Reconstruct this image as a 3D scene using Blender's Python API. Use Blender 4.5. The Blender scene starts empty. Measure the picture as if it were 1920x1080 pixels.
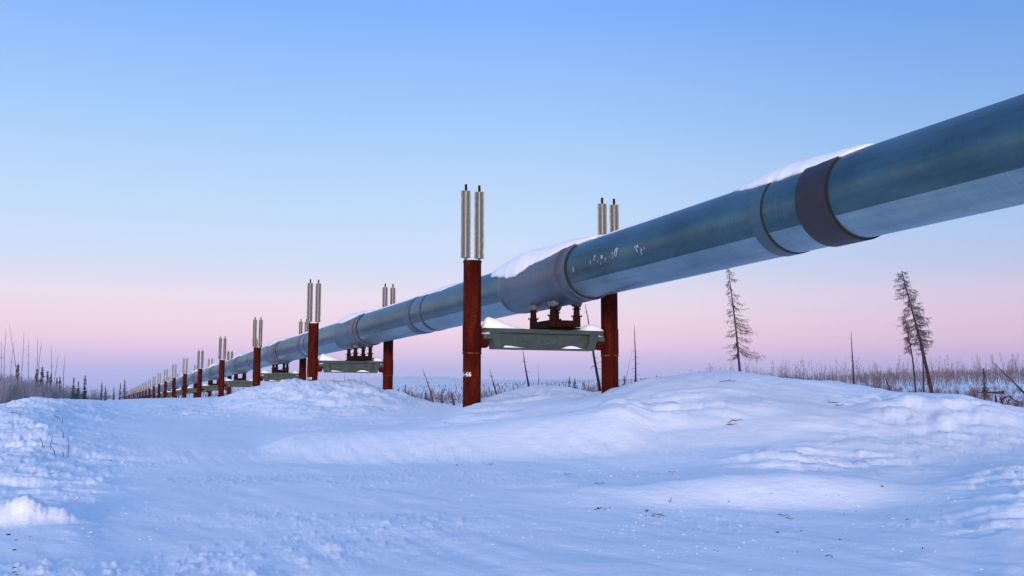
import bpy, math, random
import numpy as np
from mathutils import Vector, Matrix
random.seed(7); RS = np.random.RandomState(11)
R = math.radians
sc = bpy.context.scene
COL = sc.collection
# ------------------------------------------------------------------ camera
F = 1838.0; TH = math.atan((742-540)/F); CT, ST = math.cos(TH), math.sin(TH)
cam = bpy.data.objects.new('camera', bpy.data.cameras.new('camera')); COL.objects.link(cam)
cam.data.sensor_width = 36; cam.data.lens = 36*F/1920
cam.data.clip_start = 0.1; cam.data.clip_end = 30000
cam.location = (0, 0, 0); cam.rotation_euler = (math.pi/2+TH, 0, 0)
sc.camera = cam

def at(px, py, Y):
    u = (px-960)/F; v = (540-py)/F
    k = Y/(CT-v*ST)
    return Vector((u*k, Y, (ST+v*CT)*k))
def colA(px): return at(px, 745, 1.0).x          # X/Y of a picture column near the horizon

# ------------------------------------------------------------------ mesh helper
class MB:
    def __init__(s): s.v = []; s.f = []; s.uv = []; s.m = []; s.has_uv = False
    def add(s, vs, fs, uvs=None, mi=0):
        b = len(s.v); s.v.extend([tuple(p) for p in vs])
        s.f.extend([tuple(i+b for i in f) for f in fs]); s.m.extend([mi]*len(fs))
        if uvs is not None: s.uv.extend(uvs); s.has_uv = True
        elif s.has_uv: s.uv.extend([(0, 0)]*len(vs))
    def box(s, c, d, rot=None, mi=0, bev=0.0):
        x, y, z = [q/2 for q in d]
        if bev:
            b = min(bev, x*.45, y*.45, z*.45); vs = []; 
            for sx in (-1, 1):
                for sy in (-1, 1):
                    for sz in (-1, 1):
                        vs += [(sx*x, sy*(y-b), sz*(z-b)), (sx*(x-b), sy*y, sz*(z-b)), (sx*(x-b), sy*(y-b), sz*z)]
            I = lambda sx, sy, sz, k: (((sx > 0)*4+(sy > 0)*2+(sz > 0))*3+k)
            fs = []
            for sx in (-1, 1):
                f = [I(sx, -1, -1, 0), I(sx, 1, -1, 0), I(sx, 1, 1, 0), I(sx, -1, 1, 0)]; fs.append(f if sx > 0 else f[::-1])
                f = [I(-1, sx, -1, 1), I(-1, sx, 1, 1), I(1, sx, 1, 1), I(1, sx, -1, 1)]; fs.append(f if sx > 0 else f[::-1])
                f = [I(-1, -1, sx, 2), I(1, -1, sx, 2), I(1, 1, sx, 2), I(-1, 1, sx, 2)]; fs.append(f if sx > 0 else f[::-1])
            for a in (-1, 1):
                for b2 in (-1, 1):
                    def o(f, flip): fs.append(f if flip > 0 else f[::-1])
                    o([I(a, b2, -1, 0), I(a, b2, -1, 1), I(a, b2, 1, 1), I(a, b2, 1, 0)], a*b2)
                    o([I(a, -1, b2, 0), I(a, 1, b2, 0), I(a, 1, b2, 2), I(a, -1, b2, 2)], a*b2)
                    o([I(-1, a, b2, 1), I(-1, a, b2, 2), I(1, a, b2, 2), I(1, a, b2, 1)], a*b2)
                    for c2 in (-1, 1): o([I(a, b2, c2, 0), I(a, b2, c2, 1), I(a, b2, c2, 2)], a*b2*c2)
        else:
            vs = [(sx*x, sy*y, sz*z) for sx in (-1, 1) for sy in (-1, 1) for sz in (-1, 1)]
            fs = [(0, 1, 3, 2), (4, 6, 7, 5), (0, 4, 5, 1), (2, 3, 7, 6), (0, 2, 6, 4), (1, 5, 7, 3)]
        c = Vector(c); vs = [c+((rot @ Vector(p)) if rot else Vector(p)) for p in vs]
        s.add(vs, fs, mi=mi)
    def lathe(s, prof, n=24, c=(0, 0, 0), rot=None, mi=0, cap=True):
        vs = []; fs = []; c = Vector(c)
        for (r, z) in prof:
            for k in range(n):
                a = 2*math.pi*k/n; p = Vector((r*math.cos(a), r*math.sin(a), z))
                vs.append(c+((rot @ p) if rot else p))
        for i in range(len(prof)-1):
            for k in range(n):
                k2 = (k+1) % n; fs.append((i*n+k, i*n+k2, (i+1)*n+k2, (i+1)*n+k))
        if cap: fs.append(tuple(range(n))[::-1]); fs.append(tuple((len(prof)-1)*n+k for k in range(n)))
        s.add(vs, fs, mi=mi)
    def tube(s, pts, rad, n=4, mi=0):
        vs = []; fs = []; m = len(pts)
        for i, p in enumerate(pts):
            d = (pts[min(i+1, m-1)]-pts[max(i-1, 0)])
            if d.length < 1e-9: d = Vector((0, 0, 1))
            d.normalize(); a = d.cross(Vector((0.31, 0.9, 0.2))).normalized(); b = d.cross(a)
            for k in range(n):
                t = 2*math.pi*k/n; vs.append(p+(a*math.cos(t)+b*math.sin(t))*rad[i])
        for i in range(m-1):
            for k in range(n):
                k2 = (k+1) % n; fs.append((i*n+k, i*n+k2, (i+1)*n+k2, (i+1)*n+k))
        fs.append(tuple((m-1)*n+k for k in range(n))); fs.append(tuple(range(n))[::-1])
        s.add(vs, fs, mi=mi)
    def mesh(s, name, mats, smooth=False, off=(0, 0, 0), autosmooth=None):
        me = bpy.data.meshes.new(name); ox, oy, oz = off
        me.from_pydata([(a-ox, b-oy, c-oz) for a, b, c in s.v], [], s.f)
        for m in (mats if isinstance(mats, (list, tuple)) else [mats]): me.materials.append(m)
        if any(s.m): me.polygons.foreach_set('material_index', s.m)
        if s.has_uv:
            ul = me.uv_layers.new(name='uv'); li = np.zeros(len(me.loops), np.int32); me.loops.foreach_get('vertex_index', li)
            ul.data.foreach_set('uv', np.array(s.uv, np.float32)[li].ravel())
        if smooth: me.shade_smooth()
        if autosmooth:
            me.shade_smooth(); me.set_sharp_from_angle(angle=R(autosmooth))
        me.update(); return me
def link(name, data, parent=None, loc=None, label=None, cat=None, group=None, kind=None, rz=0):
    o = bpy.data.objects.new(name, data); COL.objects.link(o)
    if loc is not None: o.location = loc
    if rz: o.rotation_euler.z = rz
    if parent: o.parent = parent
    if label: o['label'] = label
    if cat: o['category'] = cat
    if group: o['group'] = group
    if kind: o['kind'] = kind
    return o
def tree_copy(o, parent=None):
    c = o.copy(); COL.objects.link(c); c.parent = parent
    for ch in [q for q in KIDS.get(o.name, [])]: 
        d = ch.copy(); COL.objects.link(d); d.parent = c
    return c
KIDS = {}

# ------------------------------------------------------------------ noise
_P = RS.permutation(512)
def pnoise(x, y, seed=0):
    x = np.asarray(x, float)+seed*17.31; y = np.asarray(y, float)+seed*9.17
    xi = np.floor(x).astype(np.int64); yi = np.floor(y).astype(np.int64); xf = x-xi; yf = y-yi
    def g(i, j, dx, dy):
        h = _P[(_P[i & 511]+j) & 511]*(2*math.pi/512.0); return np.cos(h)*dx+np.sin(h)*dy
    u = xf*xf*xf*(xf*(xf*6-15)+10); v = yf*yf*yf*(yf*(yf*6-15)+10)
    a = g(xi, yi, xf, yf); b = g(xi+1, yi, xf-1, yf); c = g(xi, yi+1, xf, yf-1); d = g(xi+1, yi+1, xf-1, yf-1)
    return (a+(b-a)*u)*(1-v)+(c+(d-c)*u)*v
def fbm(x, y, o=4, seed=0):
    s = 0; a = 1; t = 0
    for i in range(o): s = s+a*pnoise(x*2**i, y*2**i, seed+i); t += a; a *= .5
    return s/t*1.6
def sst(a, b, x): t = np.clip((x-a)/(b-a), 0, 1); return t*t*(3-2*t)
def pchip(xs, ys, x):
    """ys: (n, ...) table along axis 0; x: scalar array -> monotone cubic"""
    xs = np.asarray(xs, float); ys = np.asarray(ys, float); h = np.diff(xs); sh = (-1,)+(1,)*(ys.ndim-1)
    d = np.diff(ys, axis=0)/h.reshape(sh); m = np.zeros_like(ys)
    d0, d1 = d[:-1], d[1:]; ok = d0*d1 > 0
    m[1:-1] = np.where(ok, 2*d0*d1/np.where(ok, d0+d1, 1), 0); m[0] = d[0]; m[-1] = d[-1]
    return xs, ys, m, h
def peval(P, x):
    xs, ys, m, h = P; x = np.clip(x, xs[0], xs[-1]); i = np.clip(np.searchsorted(xs, x, side='right')-1, 0, len(xs)-2)
    t = (x-xs[i])/h[i]; sh = t.shape+(1,)*(ys.ndim-1); hh = h[i].reshape(sh); t = t.reshape(sh)
    return (2*t**3-3*t**2+1)*ys[i]+(t**3-2*t**2+t)*hh*m[i]+(-2*t**3+3*t**2)*ys[i+1]+(t**3-t**2)*hh*m[i+1]

# ------------------------------------------------------------------ terrain height
TY = [1.5, 6, 8.8, 9.8, 10.9, 12.2, 14, 16.8, 18.6, 20.8, 26, 31, 38, 46, 60, 90, 150, 300, 800, 3000, 7000]
def fl(Y): return 742+F*1.0/Y
N0 = [fl(1.5), fl(6)]
TC = {  # picture column : picture row of the surface at each distance
 -500: [951, 929.1, 909.2, 890.5, 865, 840, 825, 810, 790, 785, 780, 775, 770, 765, 760, 755, 750, 744, 733, 722],
 -100: [948, 923.8, 902.5, 882.7, 856, 812, 793.5, 775, 772, 772, 775, 780, 778, 770, 762, 755, 749, 744, 733, 722],
 0: [946, 920.7, 899.4, 879.7, 852, 808, 787, 766, 764, 766, 772, 776, 776, 768, 760, 754, 748, 744, 732, 721],
 80: [946, 921.7, 901, 881.7, 856, 812, 794, 776, 754, 750, 756, 762, 764, 762, 759, 754, 748, 744, 732, 721],
 150: [948, 924.9, 905.7, 887.6, 862, 824, 809, 794, 768, 756, 749, 752, 756, 757, 756, 752, 748, 744, 732, 720],
 260: [951, 929.1, 910.3, 892.5, 868, 834, 819.5, 805, 785, 769, 758, 753, 751, 750, 750, 749, 747, 744, 732, 720],
 400: [951, 929.1, 910.3, 892.5, 870, 838, 825, 812, 792, 774, 760, 750, 747, 748, 748, 747, 745, 741, 730, 719],
 480: [951, 929.1, 910.3, 892.5, 872, 842, 830, 815, 795, 772, 742, 726, 726, 738, 744, 745, 744, 740, 727, 717],
 560: [951, 929.1, 910.3, 892.5, 872, 815, 818, 812, 794, 764, 730, 716, 722, 738, 744, 745, 743, 738, 723, 714],
 650: [951, 929.1, 910.3, 892.5, 872, 808, 811, 806, 792, 764, 732, 720, 730, 745, 750, 749, 745, 735, 715, 708],
 740: [951, 929.1, 909.8, 891.5, 872, 805, 808, 799, 788, 768, 746, 736, 748, 756, 758, 753, 744, 728, 706, 703],
 830: [951, 929.1, 908.7, 889.5, 870, 801, 804, 790, 777, 764, 758, 762, 768, 770, 765, 755, 742, 724, 706, 704],
 884: [951, 929.1, 908.1, 888.6, 868, 796, 799, 781, 757, 756, 760, 766, 770, 770, 765, 755, 740, 722, 713, 717],
 940: [951, 929.1, 907.6, 887.6, 866, 789, 792, 775, 751, 740, 750, 762, 768, 768, 764, 754, 738, 720, 713, 717],
 1000: [953, 925, 905.6, 887.6, 864, 781, 784, 765, 749, 727, 742, 756, 765, 767, 763, 752, 736, 719, 713, 717],
 1060: [953, 922, 898.8, 887.6, 862, 774, 777, 756, 741, 727, 741, 756, 764, 766, 761, 750, 734, 718, 713, 717],
 1110: [953, 913, 901.8, 888.1, 860, 766, 769, 749, 742, 738, 748, 758, 764, 764, 758, 747, 732, 716, 713, 717],
 1160: [953, 913, 903.8, 888.1, 858, 757, 760, 741, 729, 738, 750, 758, 763, 762, 755, 744, 730, 714, 713, 717],
 1230: [957, 905, 903.8, 888.1, 854, 776, 748, 720, 713, 728, 744, 754, 760, 758, 751, 739, 726, 711, 713, 718],
 1350: [959, 894, 892, 875.8, 844, 762, 733.5, 705, 699, 718, 736, 748, 755, 753, 745, 731, 718, 706, 713, 718],
 1480: [960, 888, 892, 869.9, 836, 764, 743, 722, 712, 718, 732, 744, 752, 750, 740, 725, 715, 707, 713, 718],
 1600: [958, 895, 892, 875.8, 838, 770, 757, 744, 722, 730, 740, 748, 752, 748, 737, 720, 709, 706, 713, 718],
 1700: [948, 911, 905.6, 877.7, 842, 776, 764, 752, 737, 742, 749, 754, 755, 748, 735, 716, 704, 706, 713, 718],
 1800: [940, 913.3, 893.9, 875.8, 845, 782, 767, 752, 739, 746, 756, 760, 758, 748, 733, 714, 701, 706, 713, 718],
 1880: [932, 903.9, 885.2, 867.9, 842, 790, 776, 762, 764, 768, 772, 770, 762, 748, 732, 713, 700, 706, 713, 718],
 1980: [925, 895.4, 878.7, 863, 840, 800, 787.5, 775, 770, 772, 774, 770, 760, 746, 732, 713, 700, 706, 713, 718],
 2400: [940, 913.3, 895, 877.7, 860, 810, 797.5, 785, 775, 772, 772, 768, 760, 746, 732, 713, 700, 706, 713, 718]}
cols = sorted(TC); CA = np.array([colA(c) for c in cols])
TZ = np.array([[at(960, py, Y).z for Y, py in zip(TY, [fl(1.5)]+[fl(6)-(.0 if 150 < c < 1850 else 8)]+TC[c])] for c in cols])  # (ncol, nY)
LY = np.log(np.array(TY))
PZ = pchip(LY, TZ.T, None)            # along Y, table (nY, ncol)
# rough / lumpy patches: column, distance, half-width in columns, half-width in log distance, strength of (lumps, crust)
PATCH = [(60, 15, 170, .55, .35, .75), (90, 27, 160, .25, .6, .9), (30, 8.2, 90, .1, 1.3, .4), (150, 11, 70, .4, .2, .8),
         (620, 38, 230, .30, .9, .9), (1010, 27, 120, .16, .9, .6), (900, 21, 110, .12, .35, .6),
         (1270, 17.2, 190, .10, .5, 1.0), (1330, 22, 260, .15, .35, .35), (1560, 12.8, 190, .11, .35, 1.0),
         (1740, 18.5, 190, .2, 1.25, .45), (1700, 15, 230, .12, .5, .6), (1930, 9.3, 150, .22, .35, 1.0), (1850, 7.2, 90, .08, .1, .6),
         (350, 33, 200, .18, .35, .5), (1500, 28, 300, .1, .4, .4), (700, 24, 250, .07, .2, .5)]
def height(X, Y, detail=True):
    X = np.asarray(X, float); Y = np.asarray(Y, float)
    r = np.hypot(X, Y)+1e-6; phi = np.arctan2(X, Y); lim = math.atan(CA[-1]-.001)
    pc = np.clip(phi, math.atan(CA[0]+.001), lim); a = np.tan(pc); Ye = np.clip(r*np.cos(pc), TY[0], TY[-1]); ly = np.log(Ye)
    row = peval(PZ, ly)                                  # (..., ncol)
    xs = CA; h = np.diff(xs); i = np.clip(np.searchsorted(xs, a, side='right')-1, 0, len(xs)-2)
    t = (a-xs[i])/h[i]
    tk = lambda j: np.take_along_axis(row, np.clip(j, 0, len(xs)-1)[..., None], -1)[..., 0]
    y0, y1, ym, y2 = tk(i), tk(i+1), tk(i-1), tk(i+2)
    hm = h[np.clip(i-1, 0, len(h)-1)]; hp = h[np.clip(i+1, 0, len(h)-1)]
    d = (y1-y0)/h[i]; dm = (y0-ym)/hm; dp = (y2-y1)/hp
    m0 = np.where(dm*d > 0, 2*dm*d/np.where(dm*d > 0, dm+d, 1), 0); m1 = np.where(dp*d > 0, 2*dp*d/np.where(dp*d > 0, dp+d, 1), 0)
    z = (2*t**3-3*t**2+1)*y0+(t**3-2*t**2+t)*h[i]*m0+(-2*t**3+3*t**2)*y1+(t**3-t**2)*h[i]*m1
    if not detail: return z
    px = 960+(a/CA[cols.index(1060)])*100.0
    behind = sst(-.2, .3, np.cos(phi)-.3)
    lump = np.zeros_like(z); crust = np.zeros_like(z)
    for (c, yy, wc, wl, l, k) in PATCH:
        e = np.exp(-(((px-c)/wc)**2+((ly-math.log(yy))/wl)**2)**1.6); lump = np.maximum(lump, l*e); crust = np.maximum(crust, k*e)
    wob = fbm(X*.35, Y*.35, 3, 40)
    crust = crust*sst(-.55, .25, wob+.25)
    far = sst(45, 90, Ye)
    nearf = 1-sst(60, 140, Ye)
    z = z+lump*nearf*(.32*fbm(X*.55+.6*wob, Y*.42, 3, 1)+.20*np.abs(fbm(X*1.1, Y*.8, 3, 5)))
    # wind-cut terraces in the crust, running across the view
    q = fbm(X*.5+.5*wob, Y*2.4+.30*X, 4, 9)*3.0; fr = q-np.floor(q); ter = np.floor(q)+sst(.38, .58, fr)
    z = z+crust*nearf*(.055*ter+.022*fbm(X*1.8, Y*6.0, 3, 13)+.016*np.abs(fbm(X*6, Y*9, 3, 19))+.006*fbm(X*16, Y*20, 2, 17))
    # packed road surface : low scuffs and wheel marks
    road = (1-np.clip(crust*1.6, 0, 1))*(1-sst(14, 19, Ye))*behind
    sc1 = fbm(X*2.2+Y*1.6, (Y-X*.5)*.55, 3, 21); sc2 = fbm(X*9, Y*9, 3, 23)
    msk = sst(.0, .5, fbm(X*.6, Y*.5, 2, 33)+.12)
    z = z+road*(.014*sc1+.060*msk*np.maximum(0, sc2-.20)+.004*fbm(X*22, Y*22, 2, 26)*(.2+msk))
    wr_ = X+.42*Y; al = Y-.42*X; tr = sst(.05, .45, fbm(wr_*.5, al*.12, 2, 61)+.1)
    z = z+road*tr*(.022*np.maximum(-.3, fbm(wr_*3.4, al*.22, 3, 63))+.016*fbm((X*.8-Y*.6)*3.5, (X*.6+Y*.8)*.35, 3, 67))
    # a broken lump of ploughed snow near the lower left
    bx_, by_ = -3.72, 7.55; d2 = ((X-bx_)/.42)**2+((Y-by_)/.20)**2; z = z+.105*np.exp(-d2**1.3)*(1+1.1*fbm(X*4, Y*6, 4, 81)+.5*np.abs(fbm(X*11, Y*13, 2, 83)))
    # wind scoops and little collars of drifted snow round the nearest posts
    for (ox, oy) in ((-1.02, 25.0), (2.63, 26.5), (-8.97, 44.0), (-5.8, 45.4)):
        d2 = (X-ox)**2+(Y-oy)**2; z = z-.10*np.exp(-d2/.16)+.07*np.exp(-((X-ox-.25)**2/.25+(Y-oy+.75)**2/.12))*(1+fbm(X*2, Y*2, 2, 51))
    z = z+.02*fbm(X*.7, Y*.7, 3, 29)*nearf
    z = z+far*(.30*fbm(X*.09, Y*.09, 3, 31)+.16*np.abs(fbm(X*.3, Y*.3, 2, 35)))*(1-sst(500, 1200, Ye))
    z = z+sst(500, 2500, Ye)*Ye*.0012*fbm(X*.0016, Y*.0022, 4, 37)
    return z
def gz(x, y): return float(height(np.array([float(x)]), np.array([float(y)]))[0])

# ------------------------------------------------------------------ materials
def new_mat(name):
    m = bpy.data.materials.new(name); m.use_nodes = True; nt = m.node_tree; nt.nodes.clear()
    o = nt.nodes.new('ShaderNodeOutputMaterial'); b = nt.nodes.new('ShaderNodeBsdfPrincipled'); nt.links.new(b.outputs[0], o.inputs[0])
    return m, nt, b
def N(nt, t, **k):
    n = nt.nodes.new('ShaderNode'+t)
    for a, v in k.items(): setattr(n, a, v)
    return n
def noise(nt, coord, scale, detail=4, rough=.55, vec=None):
    n = N(nt, 'TexNoise'); n.inputs['Scale'].default_value = scale; n.inputs['Detail'].default_value = detail; n.inputs['Roughness'].default_value = rough
    if vec is not None:
        mp = N(nt, 'Mapping'); mp.inputs['Scale'].default_value = vec; nt.links.new(coord, mp.inputs[0]); coord = mp.outputs[0]
    nt.links.new(coord, n.inputs['Vector']); return n.outputs['Fac']
def ramp(nt, fac, stops, interp='LINEAR'):
    r = N(nt, 'ValToRGB'); r.color_ramp.interpolation = interp; el = r.color_ramp.elements
    while len(el) > 1: el.remove(el[-1])
    el[0].position = stops[0][0]; el[0].color = (*stops[0][1], 1)
    for p, c in stops[1:]: e = el.new(p); e.color = (*c, 1)
    nt.links.new(fac, r.inputs[0]); return r.outputs[0]
def mixc(nt, fac, a, b, mode='MIX'):
    m = N(nt, 'Mix', data_type='RGBA', blend_type=mode)
    for s, v in ((m.inputs[0], fac), (m.inputs[6], a), (m.inputs[7], b)):
        if isinstance(v, (int, float)): s.default_value = v
        elif isinstance(v, tuple): s.default_value = (*v, 1)
        else: nt.links.new(v, s)
    return m.outputs[2]
def bump(nt, b, h, strength, dist, prev=None):
    n = N(nt, 'Bump'); n.inputs['Strength'].default_value = strength; n.inputs['Distance'].default_value = dist
    nt.links.new(h, n.inputs['Height'])
    if prev: nt.links.new(prev, n.inputs['Normal'])
    nt.links.new(n.outputs[0], b.inputs['Normal']); return n.outputs[0]
def geo_pos(nt): return N(nt, 'NewGeometry').outputs['Position']
def obj_co(nt): return N(nt, 'TexCoord').outputs['Object']

def mat_snow(name, fine=1.0):
    m, nt, b = new_mat(name); p = geo_pos(nt)
    c = ramp(nt, noise(nt, p, .8, 5, .6), [(.3, (.86, .85, .87)), (.7, (.93, .91, .92))])
    nt.links.new(c, b.inputs['Base Color']); b.inputs['Roughness'].default_value = .75; b.inputs['Specular IOR Level'].default_value = .25
    h0 = noise(nt, p, 2.6, 9, .70, (1, 1.3, 1)); n0 = bump(nt, b, h0, .32*fine, .06); h1 = noise(nt, p, 9, 6, .65); h2 = noise(nt, p, 60, 3, .6)
    n1 = bump(nt, b, h1, .3*fine, .05, n0); bump(nt, b, h2, .35*fine, .01, n1)
    return m
M = {}
M['snow'] = mat_snow('snow'); M['snow_soft'] = mat_snow('snow_soft', .5)
def mat_rust():
    m, nt, b = new_mat('rust_steel'); p = geo_pos(nt)
    n1 = noise(nt, p, 4, 8, .72, (1.4, 1.4, .28)); n2 = noise(nt, p, 26, 5, .65)
    c = ramp(nt, n1, [(.30, (.014, .0022, .0018)), (.46, (.060, .0060, .0025)), (.60, (.135, .0165, .003)), (.76, (.25, .048, .009))])
    c = mixc(nt, ramp(nt, n2, [(.35, (.0,)*3), (.62, (1,)*3)]), c, (.032, .0035, .0025)); 
    nt.links.new(c, b.inputs['Base Color']); b.inputs['Roughness'].default_value = .85; b.inputs['Specular IOR Level'].default_value = .04
    bump(nt, b, n2, .4, .006); return m
M['rust'] = mat_rust()
def mat_darkrust():
    m, nt, b = new_mat('dark_rust'); p = geo_pos(nt); n1 = noise(nt, p, 12, 6, .7)
    c = ramp(nt, n1, [(.3, (.007, .003, .003)), (.55, (.022, .006, .004)), (.8, (.05, .018, .011))])
    nt.links.new(c, b.inputs['Base Color']); b.inputs['Roughness'].default_value = .8; b.inputs['Specular IOR Level'].default_value = .04; bump(nt, b, n1, .3, .004); return m
M['darkrust'] = mat_darkrust()
def mat_simple(name, stops, rough=.6, metal=0.0, scale=6, vec=None, bmp=.15, spec=.4):
    m, nt, b = new_mat(name); p = geo_pos(nt); n1 = noise(nt, p, scale, 6, .65, vec)
    nt.links.new(ramp(nt, n1, stops), b.inputs['Base Color']); b.inputs['Roughness'].default_value = rough; b.inputs['Metallic'].default_value = metal
    b.inputs['Specular IOR Level'].default_value = spec
    if bmp: bump(nt, b, n1, bmp, .01)
    return m
M['weld'] = mat_simple('weld_highlight', [(.40, (.030, .006, .003)), (.52, (.12, .022, .006)), (.66, (.36, .10, .026))], .8, 0, 9, (1, 1, .3), .2, .05)  # orange tones paint the weld ring's highlight into its colour
M['beam'] = mat_simple('grey_green_steel', [(.3, (.030, .047, .044)), (.55, (.050, .068, .062)), (.78, (.11, .10, .075))], .5, .25, 3.5, (1, 1, 2.5))
M['fin'] = mat_simple('aluminium_fins', [(.3, (.20, .21, .21)), (.7, (.38, .37, .36))], .45, .5, 14, (1, 1, 5), .2)
M['cream'] = mat_simple('pale_tube', [(.3, (.72, .70, .60)), (.7, (.85, .82, .72))], .35, 0, 8)
M['clamp'] = mat_simple('clamp_steel', [(.3, (.09, .085, .07)), (.7, (.17, .165, .15))], .5, .3, 9)
M['dark'] = mat_simple('dark_gap', [(.3, (.012, .010, .012)), (.7, (.025, .02, .02))], .8, 0, 5, None, 0)
M['paint'] = mat_simple('white_paint', [(.3, (.75, .72, .55)), (.7, (.85, .82, .7))], .6, 0, 40, None, 0)
M['backing'] = mat_simple('black_paint', [(.3, (.02, .014, .018)), (.7, (.04, .03, .035))], .7, 0, 30, None, 0)
def mat_pipe(name, base, dark, rust=0.0, rough=.31, metal=.88):
    m, nt, b = new_mat(name); uv = N(nt, 'TexCoord').outputs['UV']
    big = noise(nt, uv, .55, 5, .6, (1, 1.6, 1)); streak = noise(nt, uv, 3.0, 6, .75, (9, .35, 1)); long_ = noise(nt, uv, 2.0, 4, .6, (.25, 5, 1))
    c = ramp(nt, big, [(.3, dark), (.7, base)])
    patchy = noise(nt, uv, .9, 3, .5, (.8, 1.2, 1))
    st = N(nt, 'Math', operation='MULTIPLY'); nt.links.new(ramp(nt, streak, [(.45, (0, 0, 0)), (.75, (.5, .5, .5))]), st.inputs[0]); nt.links.new(ramp(nt, patchy, [(.4, (.1, .1, .1)), (.65, (1, 1, 1))]), st.inputs[1])
    c = mixc(nt, st.outputs[0], c, tuple(min(1, q*1.6) for q in base))
    drip = noise(nt, uv, 1.0, 5, .7, (14, .5, 1)); c = mixc(nt, ramp(nt, drip, [(.60, (0, 0, 0)), (.72, (.5, .5, .5))]), c, tuple(q*.5 for q in dark))
    c = mixc(nt, ramp(nt, long_, [(.45, (0, 0, 0)), (.75, (.35, .35, .35))]), c, tuple(q*.62 for q in dark))
    if rust:


        n = noise(nt, uv, 1.5, 6, .7); c = mixc(nt, ramp(nt, n, [(.42, (0, 0, 0)), (.68, (rust*.5,)*3)]), c, (.20, .15, .13))
        if rust > .5:      # brown weathering wedge just behind the lip, on the upper flanks
            sx = N(nt, 'SeparateXYZ'); nt.links.new(uv, sx.inputs[0])
            ad = N(nt, 'Math', operation='MULTIPLY_ADD'); nt.links.new(noise(nt, uv, 1.6, 4, .6), ad.inputs[0]); ad.inputs[1].default_value = .9; nt.links.new(sx.outputs[0], ad.inputs[2])
            su = ramp(nt, ad.outputs[0], [(.55, (0, 0, 0)), (.78, (1, 1, 1)), (1.0, (.55, .55, .55))])
            fad = N(nt, 'MapRange'); nt.links.new(ad.outputs[0], fad.inputs[0]); fad.inputs[1].default_value = 1.0; fad.inputs[2].default_value = 1.9; fad.inputs[3].default_value = 1; fad.inputs[4].default_value = 0
            va = N(nt, 'MapRange'); nt.links.new(sx.outputs[1], va.inputs[0]); va.inputs[1].default_value = 3.3; va.inputs[2].default_value = 1.9; va.inputs[3].default_value = 0; va.inputs[4].default_value = 1
            mm = N(nt, 'Math', operation='MULTIPLY'); nt.links.new(su, mm.inputs[0]); nt.links.new(fad.outputs[0], mm.inputs[1])
            mm2 = N(nt, 'Math', operation='MULTIPLY'); nt.links.new(mm.outputs[0], mm2.inputs[0]); nt.links.new(va.outputs[0], mm2.inputs[1])
            c = mixc(nt, mm2.outputs[0], c, (.17, .10, .075))
    nt.links.new(c, b.inputs['Base Color']); b.inputs['Metallic'].default_value = metal
    rr = ramp(nt, streak, [(.3, (rough-.06,)*3), (.7, (rough+.14,)*3)]); nt.links.new(rr, b.inputs['Roughness'])
    n1 = bump(nt, b, noise(nt, uv, .9, 3, .5, (1, 1.4, 1)), .25, .05)
    bump(nt, b, streak, .12, .006, n1)
    return m
M['jacket'] = mat_pipe('galvanised_jacket', (.098, .175, .195), (.042, .090, .105))
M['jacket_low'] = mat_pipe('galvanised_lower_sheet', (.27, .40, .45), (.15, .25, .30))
M['sleeve'] = mat_pipe('galvanised_sleeve', (.14, .185, .23), (.075, .11, .145), .55, .42, .7)
M['band'] = mat_pipe('brown_band', (.042, .038, .046), (.020, .018, .024), .12, .5, .4)
M['greyband'] = mat_pipe('grey_band', (.10, .17, .20), (.055, .11, .13), .2, .45, .7)
M['bark'] = mat_simple('bark', [(.3, (.030, .018, .016)), (.6, (.07, .045, .04)), (.8, (.20, .18, .19))], .9, 0, 7, (1, 1, .3), .3, .1)
M['frost_twig'] = mat_simple('frosted_twigs', [(.3, (.030, .024, .028)), (.7, (.13, .115, .135))], .9, 0, 3, None, 0, .1)
M['brush'] = mat_simple('frosted_brush', [(.3, (.09, .055, .056)), (.7, (.22, .155, .165))], .9, 0, .5, None, 0, .1)
M['brushgrey'] = mat_simple('grey_brush', [(.3, (.11, .12, .155)), (.7, (.31, .30, .37))], .9, 0, .5, None, 0, .1)
M['needles'] = mat_simple('spruce_needles', [(.35, (.020, .034, .026)), (.6, (.055, .07, .06)), (.8, (.22, .23, .25))], .9, 0, 5, None, 0, .1)
M['redbark'] = mat_simple('red_bark', [(.3, (.045, .018, .018)), (.7, (.09, .04, .036))], .9, 0, 8, None, 0, .1)
M['soil'] = mat_simple('dark_soil', [(.3, (.012, .008, .012)), (.7, (.05, .03, .02))], .95, 0, 40, None, 0, .1)
M['hill'] = mat_simple('wooded_hill', [(.35, (.10, .11, .13)), (.65, (.55, .55, .6))], .95, 0, .01, (1, 1, 3), 0, .1)

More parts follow.
